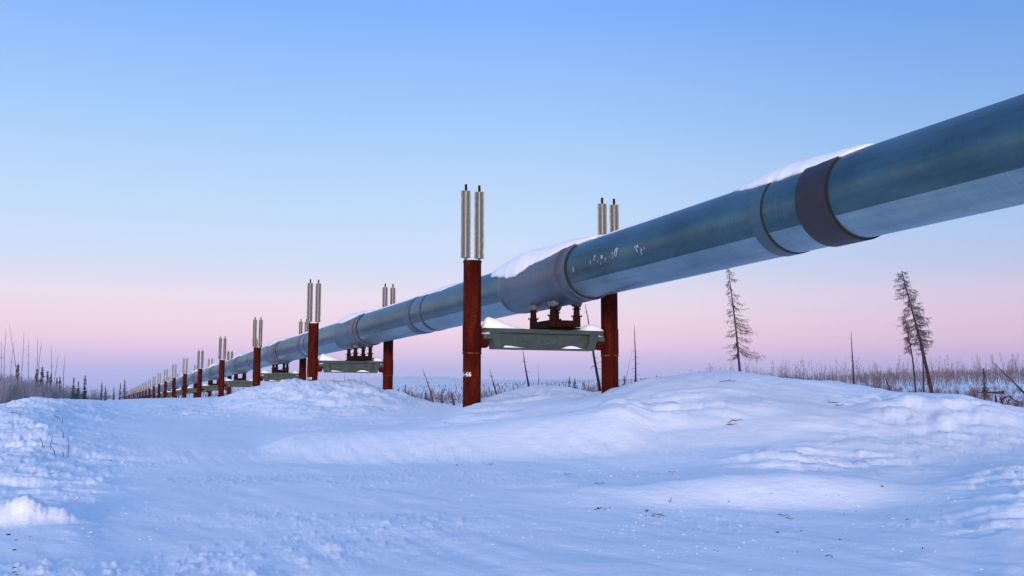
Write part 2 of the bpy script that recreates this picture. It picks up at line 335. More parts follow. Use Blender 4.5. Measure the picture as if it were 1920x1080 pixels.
# ------------------------------------------------------------------ ground mesh (polar sheet round the camera)
def build_ground():
    ins = np.arange(-33.5, 33.5, .058); outl = np.array([-180, -150, -120, -95, -75, -60, -50, -43, -38, -35.5])
    ang = np.concatenate([outl[:-1], np.array([-35.5, -34.3]), ins, np.array([34.3, 35.5, 38, 43, 50, 60, 75, 95, 120, 150])])
    rad = [1.2]
    while rad[-1] < 7000:
        r = rad[-1]; k = .028 if r < 5 else (.0095 if r < 45 else (.018 if r < 150 else .045)); rad.append(r*(1+k))
    rad = np.array(rad); A, Rr = np.meshgrid(np.radians(ang), rad)
    X = Rr*np.sin(A); Y = Rr*np.cos(A); Z = height(X, Y)
    nr, na = X.shape; V = np.stack([X, Y, Z], -1).reshape(-1, 3)
    V = np.vstack([V, [[0, 0, -1.0]]]); c = len(V)-1
    i = np.arange(nr-1)[:, None]*na; j = np.arange(na); j2 = (j+1) % na
    q = np.stack([i+j, i+j2, i+na+j2, i+na+j], -1).reshape(-1, 4)
    me = bpy.data.meshes.new('ground'); nq = len(q); nt_ = na
    tri = np.stack([np.full(na, c), j2, j], -1)
    loops = np.concatenate([q[:, ::-1].ravel(), tri[:, ::-1].ravel()[::1]])
    loops = np.concatenate([q[:, ::-1].ravel(), np.stack([np.full(na, c), j, j2], -1)[:, ::-1].ravel()])
    me.vertices.add(len(V)); me.vertices.foreach_set('co', V.astype(np.float32).ravel())
    me.loops.add(len(loops)); me.loops.foreach_set('vertex_index', loops.astype(np.int32))
    me.polygons.add(nq+na)
    ls = np.concatenate([np.arange(nq)*4, nq*4+np.arange(na)*3]); me.polygons.foreach_set('loop_start', ls.astype(np.int32))
    me.update(calc_edges=True); me.validate(); me.shade_smooth(); me.materials.append(M['snow'])
    link('ground', me, kind='structure')
build_ground()

# ------------------------------------------------------------------ pipeline axis
NB = 24
def bentY(n): return 25.0+19.0*(n-1)                 # distance of the near post
NEARPX = {1: 884.6, 2: 585, 3: 477.7}
TOPPY = {1: 490, 2: 607, 3: 652, 4: 675, 5: 691.5, 6: 701, 7: 708.5, 8: 715, 9: 720, 10: 724, 11: 728, 12: 731}
SPAN = {1: 3.97, 2: 3.48}
AX = []      # X, Y, z of the pipe centre at each support
def ax_xy(n):
    if n <= 1: return (1.13+.413*19*(1-n), 25.9-19*(1-n)*-1 if False else 25.9+19*(n-1))
    if n == 2: return (-6.98, 44.9)
    return (-15.06-.413*19*(n-3), 63.9+19*(n-3))
TOPZ = {}
for n in range(1, NB+1):
    Y = bentY(n)
    TOPZ[n] = at(500, TOPPY[n], Y).z if n in TOPPY else TOPZ[n-1]-.13
PZC = {-1: 3.3, 0: 3.22, 1: 3.07, 2: 2.92, 3: 2.80}
for n in range(4, NB+1): PZC[n] = TOPZ[n]-.37
pts = sorted([(ax_xy(n)[1], ax_xy(n)[0], PZC[n]) for n in range(-1, NB+1)])
AP = pchip([p[0] for p in pts], [[p[1], p[2]] for p in pts], None)
def axis(Y):
    v = peval(AP, np.array([float(Y)]))[0]; return Vector((v[0], Y, v[1]))
def frame(Y):
    t = axis(Y-.5)-axis(Y+.5); t.normalize()          # towards the camera
    Lt = Vector((-t.y, t.x, 0)).normalized()          # towards the far side (+x)
    return axis(Y), t, Lt, Lt.cross(t)*-1 if (Lt.cross(t)).z < 0 else Lt.cross(t)
PR = .69
SEAM = R(-35)
def sweep(mb, prof, n=72, lap=True, cap=False, mi=0, u0=None):
    """prof: list of (Y, radius); angle 0 = far side, 90 = up, 180 = camera side"""
    base = len(mb.v); vs = []; uv = []; fs = []
    for (Y, r) in prof:
        c, t, L, U = frame(Y)
        for k in range(n+1):
            a = 2*math.pi*k/n-math.pi/2
            rr = r+(.007 if lap and (R(-35) < a < math.pi-SEAM) else 0)
            vs.append(c+L*(math.cos(a)*rr)+U*(math.sin(a)*rr)); uv.append((-Y*1.082 if u0 is None else Y-u0, a*r))
    m = n+1
    for i in range(len(prof)-1):
        for k in range(n): fs.append((i*m+k, i*m+k+1, (i+1)*m+k+1, (i+1)*m+k))
    mb.has_uv = True
    mb.add(vs, fs, uv, mi)
pipe = link('pipeline', None, loc=axis(25.9), label='long blue grey insulated steel pipeline running on supports across the snow', cat='pipeline')
PO = tuple(axis(25.9))
def part(name, mb, mat, **k): return link(name, mb.mesh(name, mat, off=PO, **k), pipe)
def ys(a, b, step=1.5):
    m = max(1, int(abs(b-a)/step)); return [a+(b-a)*i/m for i in range(m+1)]
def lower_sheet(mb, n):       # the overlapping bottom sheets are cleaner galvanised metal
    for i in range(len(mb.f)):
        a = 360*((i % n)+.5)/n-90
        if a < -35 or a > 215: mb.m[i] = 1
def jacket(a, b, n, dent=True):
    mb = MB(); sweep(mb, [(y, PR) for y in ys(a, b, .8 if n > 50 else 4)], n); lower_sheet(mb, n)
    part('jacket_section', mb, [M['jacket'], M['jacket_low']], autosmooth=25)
def ring(name, a, b, r, mat, n, dk=True):
    mb = MB(); e = .012
    sweep(mb, [(a, PR-.03), (a, r), (b, r), (b, PR-.03)], n, lap=False); part(name, mb, mat, autosmooth=40)
    if dk:
        mb = MB(); sweep(mb, [(b-.001, PR-.03), (b-.001, PR+.015), (b-.045, PR+.015), (b-.045, PR-.03)], n, lap=False)
        part('rubber_seal', mb, M['dark'], autosmooth=40)
for n in range(1, NB+1):
    yc = ax_xy(n)[1]; seg = 96 if n == 1 else (64 if n < 4 else (40 if n < 9 else 20))
    if n == 1:
        a1, a2, b1, b2 = yc-8.80, yc-9.08, yc-9.96, yc-10.62
    else: a1, a2, b1, b2 = yc-8.45, yc-9.0, yc-10.02, yc-10.2
    s0, s1 = yc-1.91, yc+2.18
    if n <= 12:
        jacket(s0-.04, a1, seg)
        if n == 1: jacket(a2, b1, seg); jacket(b2, axis_end := yc-19+2.18, seg)
        else: jacket(a2, b1, seg); jacket(b2, yc-19+2.18, seg)
        ring('joint_band', a1, a2, PR+.018, M['greyband'] if n > 1 else M['greyband'], seg)
        ring('joint_band', b1, b2, PR+(.034 if n == 1 else .016), M['band'] if n == 1 else M['greyband'], seg)
    else: jacket(s0, yc-19+2.18, seg)
    mb = MB(); r2 = .742
    prof = [(s1+.0, PR-.02), (s1, PR+.02), (s1-.25, r2-.01), (s1-.6, r2), (s0+.62, r2), (s0+.60, r2+.012), (s0+.40, r2+.012), (s0+.38, r2+.002), (s0+.1, r2+.004), (s0+.03, r2+.012), (s0, r2+.010), (s0, PR-.03)]
    sweep(mb, [q for i_ in range(len(prof)) for q in ([prof[i_]] if i_ != 2 else [prof[2]]+[(prof[2][0]+(s0+.62-prof[2][0])*k_/8, r2) for k_ in range(1, 8)])], seg, lap=False, u0=s0); part('saddle_sleeve', mb, M['sleeve'], autosmooth=35)
    if n <= 8:
        mb = MB(); sweep(mb, [(s0+.001, PR-.03), (s0+.001, PR+.028), (s0-.05, PR+.028), (s0-.05, PR-.03)], seg, lap=False)
        part('rubber_seal', mb, M['dark'], autosmooth=40)
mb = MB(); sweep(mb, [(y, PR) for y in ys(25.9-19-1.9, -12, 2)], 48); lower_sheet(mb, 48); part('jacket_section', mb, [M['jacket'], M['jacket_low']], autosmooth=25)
mb = MB(); sweep(mb, [(9.0, PR+.02), (9.0, PR+.04), (5.0, PR+.04), (5.0, PR-.02)], 48, lap=False); part('saddle_sleeve', mb, M['sleeve'], autosmooth=35)
# slot at the far lower edge of the near sleeves
for n in (1, 2):
    yc = ax_xy(n)[1]; mb = MB(); vs = []; fs = []
    Yw = yc+1.92; c, t, L, U = frame(Yw)
    for k in range(25):
        a = R(200+52*k/24); w = .022*math.sin(math.pi*k/24)+.002
        for s_ in (-1, 1):
            cc = c-t*(s_*w); r_ = .7435+.003; vs.append(cc+L*(math.cos(a)*r_)+U*(math.sin(a)*r_))
    for k in range(24): fs.append((2*k, 2*k+1, 2*k+3, 2*k+2))
    mb.add(vs, fs); part('slot', mb, M['dark'])
# peeled white marks on the nearest long jacket
def marks():
    def on(px, py):       # ray from the camera to the pipe surface
        d = at(px, py, 1.0); best = None
        for i in range(2000):
            y = 14+i*.006; p = d*y; c = axis(y); c0, t, L, U = frame(y)
            w = p-c; w = w-t*w.dot(t)
            if w.length < PR+.012: return p, w.normalized(), t
        return None
    for (px, py, s_) in [(1107, 492, .05), (1115, 484, .075), (1121, 490, .03), (1128, 482, .06), (1135, 487, .05), (1143, 482, .03), (1149, 477, .07), (1155, 475, .09), (1075, 506, .05), (1195, 466, .08), (1203, 471, .055), (1208, 465, .03), (1126, 494, .03), (1190, 463, .03), (1158, 468, .05), (1165, 470, .025)]:
        q = on(px, py)
        if not q: continue
        p, nrm, t = q; b = nrm.cross(t).normalized(); n = 11; vs = []; hole = random.random() < .6
        for i in range(n):
            a = 2*math.pi*i/n; k = s_*(.55+.6*random.random()); vs.append(p+nrm*.003+t*(math.cos(a)*k*.8)+b*(math.sin(a)*k*1.2))
        for i in range(n):
            a = 2*math.pi*i/n; k = s_*(.5 if hole else .05)*(.5+.5*random.random()); vs.append(p+nrm*.006+t*(math.cos(a)*k*.8+.004)+b*(math.sin(a)*k*1.2))
        fs = [(i, (i+1) % n, n+(i+1) % n, n+i) for i in range(n)]
        mb = MB(); mb.add(vs, fs if random.random() < .5 else fs[:-2]); part('peeled_patch', mb, M['peel'])
M['peel'] = mat_simple('peeled_coating', [(.3, (.22, .27, .31)), (.7, (.50, .54, .58))], .7, 0, 30, None, 0)
marks()

# saddles under the pipe
def vlathe(mb, prof, c, n=16, mi=0): mb.lathe(prof, n, c, mi=mi)
for n in range(1, NB+1):
    yc = ax_xy(n)[1]; c, t, L, U = frame(yc); th = Vector((t.x, t.y, 0)).normalized(); zc = c.z; zb = zc-1.35
    c0 = Vector((c.x, c.y, 0)); rot = Matrix((L, -th, Vector((0, 0, 1)))).transposed(); nn = 16 if n < 4 else 8
    mb = MB()
    for sx in (-1, 1):
        mb.box(c0+L*(.34*sx)+Vector((0, 0, zb+.14)), (.17, 1.36, .17), rot, bev=.01)
    for sy in (-1, 0, 1):
        mb.box(c0+th*(.60*sy)+Vector((0, 0, zb+.145)), (.60, .14, .15), rot, bev=.01)
    mb.box(c0+Vector((0, 0, zb+.038)), (1.12, .8, .03), rot)
    mb.box(c0+Vector((0, 0, zb+.0555)), (.7, 1.3, .012), rot)
    sad = link('saddle', mb.mesh('saddle', M['darkrust'], off=PO), pipe)
    if n <= 14:
        for sx in (-1, 1):
            for sy in (-1, 1):
                p = c0+L*(.34*sx)+th*(.62*sy); z0 = zb+.05; z1 = zc-.645; H = z1-z0
                m1 = MB(); vlathe(m1, [(.10, z0), (.10, z0+H*.42), (.145, z0+H*.42), (.145, z0+H*.45), (.085, z0+H*.46), (.078, z0+H*.70), (.115, z0+H*.71), (.115, z0+H*.745), (.07, z0+H*.75), (.07, z1)], p, nn)
                if n <= 5:
                    for k in range(6):
                        a = k*math.pi/3; vlathe(m1, [(.012, z0+H*.40), (.012, z0+H*.49)], p+Vector((math.cos(a)*.122, math.sin(a)*.122, 0)), 5)
                link('saddle_leg', m1.mesh('saddle_leg', M['darkrust'], off=PO, autosmooth=40), sad)
                m1 = MB(); m1.box(p+Vector((0, 0, z1-.02))-L*(.05*sx), (.30, .26, .15), rot @ Matrix.Rotation(R(-27*sx)*-1, 3, 'Y'), bev=.012)
                m1.box(p+Vector((0, 0, z1-.09)), (.2, .16, .06), rot, bev=.01)
                link('clamp_block', m1.mesh('clamp_block', M['clamp'], off=PO), sad)

# ------------------------------------------------------------------ supports
def radiator_mesh(nf, nl, seed):
    rr = random.Random(seed); mb = MB(); H = 1.74
    for k in range(nf):
        a = 2*math.pi*(k+.5)/nf; ca, sa = math.cos(a), math.sin(a); th_ = .0035; vs = []; fs = []
        for i in range(nl+1):
            z = H*i/nl; ro = .128+(rr.uniform(-.007, .005) if 0 < i < nl else 0); w = rr.uniform(-.006, .006)
            for (r, s_) in ((.03, -1), (ro, -1), (ro, 1), (.03, 1)):
                off = s_*th_+(w if r > .1 else 0); vs.append((ca*r-sa*off, sa*r+ca*off, z))
        for i in range(nl):
            for j in range(4):
                j2 = (j+1) % 4; fs.append((i*4+j, i*4+j2, i*4+4+j2, i*4+4+j))
        fs.append((3, 2, 1, 0)); e = nl*4; fs.append((e, e+1, e+2, e+3)); mb.add(vs, fs)
    mb.lathe([(.034, 0), (.034, H)], 12, mi=1)
    return mb.mesh('radiator', [M['fin'], M['cream']])
RAD = [radiator_mesh(12, 30, 1), radiator_mesh(12, 30, 5)]; RADL = radiator_mesh(8, 4, 3)
def rod_mesh():
    mb = MB(); mb.lathe([(.030, -.09), (.030, 0.0)], 10); mb.lathe([(.034, 1.74), (.034, 1.89), (.026, 1.92)], 10); return mb.mesh('heat_pipe', M['rust'], autosmooth=40)
ROD = rod_mesh()
ORD = ['', 'nearest', 'second', 'third', 'fourth', 'fifth', 'sixth', 'seventh', 'eighth', 'ninth', 'tenth', 'eleventh', 'twelfth', 'thirteenth', 'fourteenth', 'fifteenth', 'sixteenth', 'seventeenth', 'eighteenth', 'nineteenth', 'twentieth', 'twenty first', 'twenty second', 'twenty third', 'twenty fourth']
SIX = [[(.9, .95), (.6, 1.0), (.3, .93), (.12, .7), (.08, .35), (.22, .08), (.5, 0), (.8, .08), (.92, .3), (.8, .5), (.5, .56), (.22, .48), (.1, .35)]]
DASH = [[(.1, .5), (.9, .5)]]
def glyphs(mb, post, r, z0, cw, chh, facing, items):
    for (g, a0) in items:
        for st in g:
            P = [((x-.5)*cw, y*chh) for x, y in st]
            for i in range(len(P)-1):
                (x0, y0), (x1, y1) = P[i], P[i+1]; L_ = math.hypot(x1-x0, y1-y0); nx, ny = -(y1-y0)/L_*.0085, (x1-x0)/L_*.0085
                ex, ey = (x1-x0)/L_*.004, (y1-y0)/L_*.004; q = []
                for (x, y) in ((x0+nx-ex, y0+ny-ey), (x0-nx-ex, y0-ny-ey), (x1-nx+ex, y1-ny+ey), (x1+nx+ex, y1+ny+ey)):
                    an = facing+R(a0)+x/r; q.append((post[0]+math.cos(an)*(r+.006+i*.00005), post[1]+math.sin(an)*(r+.006+i*.00005), z0+y))
                mb.add(q, [(0, 1, 2, 3)])
def web_plate(mb, pts2, y0, y1, fr):
    n = len(pts2); vs = [fr(x, y0, z) for x, z in pts2]+[fr(x, y1, z) for x, z in pts2]
    fs = [tuple(range(n)), tuple(range(n, 2*n))[::-1]]+[(i, n+i, n+(i+1) % n, (i+1) % n) for i in range(n)]
    mb.add(vs, fs)
BEAMS = {}
for n in range(1, NB+1):
    yc = ax_xy(n)[1]; c, t, L, U = frame(yc); th = Vector((t.x, t.y, 0)).normalized(); zc = c.z; zb = zc-1.35
    if n in (1, 2):
        p0 = at(NEARPX[n], 742, bentY(n)); near = Vector((p0.x, p0.y, 0)); sp = SPAN[n]; far = near+L*sp
    else:
        near = Vector((c.x, c.y, 0))-L*1.50; far = near+L*2.95; sp = 2.95
    mid = (near+far)/2; rot = Matrix((L, -th, Vector((0, 0, 1)))).transposed()
    g0 = gz(mid.x, mid.y)
    extra = {1: 'white numbers on its left post and snow on both ends of its beam', 2: 'standing behind the snow mound', 3: 'posts cut off by the snow mound'}.get(n, 'row running away to the left')
    lab = {1: 'nearest rusty two post pipe support, white numbers on its left post'}.get(n, f'rusty two post pipe support with grey beam, {ORD[n]} from the camera')
    root = link('pipe_support', None, loc=(mid.x, mid.y, g0), label=lab, cat='pipe support', group='pipe supports in a row under the pipeline')
    ro = (mid.x, mid.y, g0)
    zt = TOPZ[n]; seg = 40 if n < 3 else (20 if n < 8 else 10)
    ang_cam = math.atan2(-near.y, -near.x)
    for side, P in (('near', near), ('far', far)):
        gzp = gz(P.x, P.y); mb = MB(); rp = .2286; ztop = zt-(.04 if side == 'far' else 0)
        zc0, zc1 = zb-.62, zb+.06
        mb.lathe([(rp, gzp-.8), (rp, ztop-.03), (rp+.014, ztop-.03), (rp+.014, ztop), (rp-.02, ztop+.012)], seg, P)
        post = link('post', mb.mesh('post', M['rust'], off=ro, autosmooth=40), root)
        if n <= 14:
            mb = MB(); mb.lathe([(rp+.001, zc0-.035), (rp+.012, zc0-.03), (rp+.012, zc0), (rp+.006, zc0), (rp+.006, zc0+.03), (rp+.014, zc0+.03), (rp+.014, zc1), (rp+.001, zc1+.005)], seg, P, cap=False)
            link('collar', mb.mesh('collar', M['rust'], off=ro, autosmooth=40), post)
        if n <= 6:
            mb = MB(); mb.lathe([(rp+.002, zc0-.045), (rp+.020, zc0-.040), (rp+.020, zc0-.012), (rp+.002, zc0-.006)], seg, P, cap=False)
            link('weld_ring', mb.mesh('weld_ring', M['weld'], off=ro, autosmooth=40), post)
        sg = 1 if side == 'near' else -1
        mb = MB(); RX = Matrix((th, Vector((0, 0, 1)), L)).transposed()
        mb.lathe([(.175, 0.0), (.175, .36), (.16, .41), (.10, .43)], 20 if n < 8 else 8, P+Vector((0, 0, zb-.33)), rot=(RX if sg > 0 else RX @ Matrix.Rotation(math.pi, 3, 'Y')))
        link('bracket', mb.mesh('bracket', M['rust'], off=ro, autosmooth=40), post)
        fac = math.atan2(-P.y, -P.x)
        for k, s_ in enumerate((-1, 1)):
            q = P+L*(.185*s_); 
            rd = link('radiator', RAD[k] if n <= 5 else RADL, post, loc=(q.x-ro[0], q.y-ro[1], ztop+.085-ro[2])); rd.rotation_euler.z = fac
            rod = link('heat_pipe', ROD, post, loc=(q.x-ro[0], q.y-ro[1], ztop+.085-ro[2]))
            if n <= 3:
                mb = MB(); mb.lathe([(.055, ztop+.012), (.04, ztop+.06), (.032, ztop+.07)], 10, q)
                link('seal_boot', mb.mesh('seal_boot', M['clamp'], off=ro), post)
        if n == 1 and side == 'near':
            mb = MB(); zn = at(884, 705.3, 24.8).z; vs = []; fs = []
            for i in range(15):
                an = fac+R(-86+5.5*i+ (0)); 
                for z in (zn-.03, zn+.125): vs.append((P.x+math.cos(an)*(rp+.003), P.y+math.sin(an)*(rp+.003), z))
            fs = [(2*i, 2*i+2, 2*i+3, 2*i+1) for i in range(14)]
            mb.add(vs, fs); link('number_backing', mb.mesh('number_backing', M['backing'], off=ro), post)
            mb = MB(); glyphs(mb, (P.x, P.y), rp, zn, .052, .088, fac, [(SIX, -64), (DASH, -46), (SIX, -31), (SIX, -12)])
            link('painted_number', mb.mesh('painted_number', M['paint'], off=ro), post)
        if n == 2 and side == 'near':
            mb = MB(); zn = at(575, 711.5, 44).z; glyphs(mb, (P.x, P.y), rp, zn, .052, .088, fac, [(SIX, -55), (DASH, -42), (SIX, -29), (SIX, -12)])
            link('painted_number', mb.mesh('painted_number', M['paint'], off=ro), post)
    # crossbeam : wide-flange girder with end stiffeners
    hl = sp/2-.295; hb = hl-.22; ht = .53
    fr = lambda x, y, z: mid+L*x-th*y+Vector((0, 0, zb+z))
    mb = MB()
    mb.box(mid+Vector((0, 0, zb-.02)), (2*hl, .44, .04), rot, bev=.004)
    mb.box(mid+Vector((0, 0, zb-ht+.02)), (2*hb-.06, .40, .036), rot, bev=.004)
    for yy in (-.05, .05): web_plate(mb, [(-hl+.06, -.04), (hl-.06, -.04), (hb, -ht+.04), (-hb, -ht+.04)], yy-.01, yy+.01, fr)
    for yy in (-.205, .205): mb.box(fr(0, yy, -.075), (2*hl-.16, .022, .07), rot)
    beam = link('crossbeam', mb.mesh('crossbeam', M['beam'], off=ro), root)
    if n <= 14:
        for sx in (-1, 1):
            mb = MB()
            for sy in (-1, 1):
                x0 = sx*(hb-.02); x1 = sx*(hb-.24)
                web_plate(mb, [(sx*(hl-.10), -.042), (sx*(hl-.42), -.042), (sx*(hb-.19), -.2), (sx*(hb-.21), -.33), (sx*(hb-.27), -ht+.04), (sx*(hb-.03), -ht+.04)], sy*.145, sy*.19, fr)
            link('stiffener', mb.mesh('stiffener', M['beam'], off=ro), beam)
            mb = MB(); mb.box(fr(sx*(hl-.10), 0, -.215), (.30, .36, .13), rot, bev=.01)
            mb.box(fr(sx*(hl-.02), 0, -.10), (.10, .30, .12), rot)
            link('end_block', mb.mesh('end_block', M['beam'], off=ro), beam)
    BEAMS[n] = (mid, L, th, zb, hl)

# ------------------------------------------------------------------ snow lying on pipe, beams and post tops
def pipe_snow(name, a, b, tmax, wl, wr, label, rbase, seed, n=60, m=22, slope=0.0):
    """a..b along the axis (distance), tmax thickness, wl/wr half angles on camera and far side"""
    mb = MB(); vs = []; fs = []; org = axis((a+b)/2)+Vector((0, 0, rbase))
    for i in range(n+1):
        s = i/n; Y = a+(b-a)*s; c, t, L, U = frame(Y)
        e = min(1, (min(s, 1-s)*2.6)); e = math.sqrt(max(e, 0))
        T = tmax*e*(.8+.4*float(pnoise(Y*.5, seed, 3))+.10*float(pnoise(Y*2.6, seed, 4)))
        w1 = wl*(.45+.55*e)*(1+slope*(.5-s))*(1+.16*float(pnoise(Y*.9, seed+.5, 5))+.07*float(pnoise(Y*7, seed+.5, 6))); w2 = wr*(.5+.5*e)
        for k in range(m+1):
            q = k/m; a_ = R(90)+w1-(w1+w2)*q; x = (q-.5)*2
            prof = max(0, 1-abs(x)**2.2); r_ = rbase+.004+T*prof*(1+.12*float(pnoise(Y*2.3, q*5, 8)))
            if k in (0, m) or i in (0, n): r_ = rbase-.02
            vs.append(c+L*(math.cos(a_)*r_)+U*(math.sin(a_)*r_))
    M1 = m+1
    for i in range(n):
        for k in range(m): fs.append((i*M1+k, i*M1+k+1, (i+1)*M1+k+1, (i+1)*M1+k))
    # underside
    b0 = len(vs); 
    for i in range(n): fs.append((i*M1, (i+1)*M1, (i+1)*M1+m, i*M1+m))
    mb.add(vs, fs)
    link(name, mb.mesh(name, M['snow_soft'], smooth=True, off=tuple(org)), loc=org, label=label, cat='snow', group='snow lying along the top of the pipe')
G1 = 'snow lying along the top of the pipe'
pipe_snow('snow_drift', 18.1, 14.9, .16, R(44), R(45), 'snow ridge on the pipe over the brown joint band, nearest of all', PR+.03, 1)
pipe_snow('snow_drift', 23.7, 19.4, .055, R(28), R(40), 'thin snow film on top of the long pipe section with peeled marks', PR+.006, 2)
pipe_snow('snow_drift', 28.9, 23.3, .20, R(66), R(50), 'thick snow hump on the pipe above the nearest saddle', .742, 3, slope=.9)
pipe_snow('snow_drift', 36.3, 31.6, .10, R(40), R(40), 'low snow streak on the pipe just left of the nearest rusty post', PR+.006, 4)
pipe_snow('snow_drift', 42.6, 35.2, .05, R(30), R(40), 'thin snow strip on the pipe above the joint bands between nearest and second supports', PR+.018, 5)
for n in range(2, 13):
    yc = ax_xy(n)[1]
    pipe_snow('snow_drift', yc+2.6, yc-2.6, .22 if n < 5 else .26, R(50), R(45), f'snow hump on the pipe above the {ORD[n]} saddle from the camera', .742, 10+n, 30 if n < 5 else 12, 14 if n < 5 else 8, slope=.6)
    if n < 8: pipe_snow('snow_drift', yc+15, yc+5, .06+.02*(n % 2), R(36), R(40), f'thin snow strip on the pipe just beyond the {ORD[n]} support from the camera', PR+.018, 40+n, 30, 10)
def heap(name, pts, label, group, wid=.2, org=None, fr=None):
    """snow along a beam: pts = (x, height)"""
    mb = MB(); vs = []; fs = []; n = 36; m = 8; xs = [p[0] for p in pts]; hs = [p[1] for p in pts]; P = pchip(xs, hs, None)
    for i in range(n+1):
        x = xs[0]+(xs[-1]-xs[0])*i/n; h = max(.0, float(peval(P, np.array([x]))[0])); 
        for k in range(m+1):
            y = -1+2*k/m; w = wid*(1+.05*float(pnoise(x*6, k, 3)))
            z = h*(1-abs(y)**2.6)*(1+.1*float(pnoise(x*4, y*2, 9))) if 0 < i < n else 0
            vs.append(fr(x, y*w, z+.002 if abs(y) < 1 else .001))
    M1 = m+1
    for i in range(n):
        for k in range(m): fs.append((i*M1+k, i*M1+k+1, (i+1)*M1+k+1, (i+1)*M1+k))
    mb.add(vs, fs); o = fr((xs[0]+xs[-1])/2, 0, 0)
    link(name, mb.mesh(name, M['snow_soft'], smooth=True, off=tuple(o)), loc=o, label=label, cat='snow', group=group)
for n in range(1, 9):
    mid, L, th, zb, hl = BEAMS[n]; fr = lambda x, y, z: mid+L*x-th*y+Vector((0, 0, zb+z))
    G = 'snow lying on the crossbeams'
    heap('snow_heap', [(-hl-.03, .04), (-hl+.12, .30), (-hl+.35, .24), (-hl+.75, .10), (-hl+1.05, .03), (-hl+1.15, .0)] if n < 3 else [(-hl, .03), (-hl+.15, .2), (-hl+.5, .1), (-hl+.8, 0)],
         f'wedge of snow on the left end of the {ORD[n]} crossbeam', G, .21, fr=fr)
    x0 = hl-.85 if n < 3 else hl-.6
    heap('snow_heap', [(x0, 0), (x0+.25, .07), (hl-.3, .19), (hl-.1, .15), (hl+.03, .05)], f'rounded snow heap on the right end of the {ORD[n]} crossbeam', G, .21, fr=fr)
    if n < 4:
        fr2 = lambda x, y, z: mid+L*x-th*(y+.165)+Vector((0, 0, zb-.49+z)); fr3 = lambda x, y, z: mid+L*x-th*(y-.165)+Vector((0, 0, zb-.49+z))
        heap('snow_heap', [(-hl+.5, .0), (-hl+.55, .05), (-hl+.9, .02), (-hl+1.1, 0)], f'sliver of snow on the lower left flange of the {ORD[n]} crossbeam', G, .04, fr=fr3)
        heap('snow_heap', [(hl-1.25, 0), (hl-.95, .075), (hl-.6, 0)], f'small snow peak on the lower right flange of the {ORD[n]} crossbeam', G, .04, fr=fr3)
        for sx, w in ((-1, 'left'), (1, 'right')):
            fr4 = lambda x, y, z: mid+L*(sx*(hl-.10)+x)-th*y+Vector((0, 0, zb-.15+z))
            heap('snow_heap', [(-.15, .02), (-.05, .10), (.08, .05), (.14, 0)], f'snow lump on the {w} end block of the {ORD[n]} crossbeam', G, .17, fr=fr4)

# ------------------------------------------------------------------ vegetation
def vrand(s): return Vector((random.uniform(-s, s), random.uniform(-s, s), random.uniform(-s, s)))
def dead_spruce(base, top, r0, nbr, blen, lowfrac=.25, label='', density=1.0, right_bias=0.0, group=None, bend=.02):
    """root empty > trunk, branches"""
    base = Vector(base); top = Vector(top); H = (top-base).length; ax = (top-base)
    root = link('dead_spruce', None, loc=base, label=label, cat='tree', group=group)
    pts = []; rad = []
    for i in range(13):
        s = i/12; pts.append(ax*s+Vector((math.sin(s*5)*bend*H*.5*s, 0, 0))-Vector((0, 0, .4 if i == 0 else 0))); rad.append(r0*(1-s*.82))
    mb = MB(); mb.tube(pts, rad, 8); link('trunk', mb.mesh('trunk', M['bark'], smooth=True), root)
    mb = MB()
    for i in range(nbr):
        s = lowfrac+(1-lowfrac)*(i+random.random())/nbr; q = s*12; j = min(11, int(q)); p = pts[j].lerp(pts[j+1], q-j)
        az = random.uniform(0, 2*math.pi); env = blen(s); l = env*random.uniform(.45, 1.1)
        if right_bias: l *= 1+right_bias*math.cos(az)
        d = Vector((math.cos(az), math.sin(az), 0)); P = []; RR = []; droop = random.uniform(.35, .75)
        for k in range(6):
            u = k/5; P.append(p+d*(l*u)+Vector((0, 0, -l*droop*(u*1.2-.75*u*u)))+vrand(.012)); RR.append(.010*(1-u*.75)*(.7+.6*l))
        mb.tube(P, RR, 3)
        for k in range(int((6+10*l/.6)*density)):
            u = random.uniform(.15, 1); kk = min(4, int(u*5)); b0 = P[kk].lerp(P[kk+1], u*5-kk); tl = random.uniform(.05, .17)*(.6+l)
            dd = (d*random.uniform(.2, 1)+vrand(.8)+Vector((0, 0, -.55))).normalized()
            mb.tube([b0, b0+dd*tl*.5, b0+dd*tl+Vector((0, 0, -.02))], [.005, .004, .002], 3)
            if random.random() < .5*density:
                b1 = b0+dd*tl*.6; d2 = (dd+vrand(.9)).normalized(); mb.tube([b1, b1+d2*tl*.5], [.0035, .0015], 3)
    link('branches', mb.mesh('branches', M['frost_twig']), root)
    return root
def gpt(px, Y, dz=0):
    x = at(px, 742, Y).x; return Vector((x, Y, gz(x, Y)+dz))
# lone dead spruce right of centre
b = gpt(1391, 42); b.z = min(b.z, at(1391, 712, 42).z)
tA = at(1368, 500, 42)
dead_spruce(b, tA, .062, 105, lambda s: .16+.9*(1-s)**.8 if s > .4 else .95, .30, 'dead frosted spruce with long lower branches, standing alone left of the leaning pair', 1.2, .42)
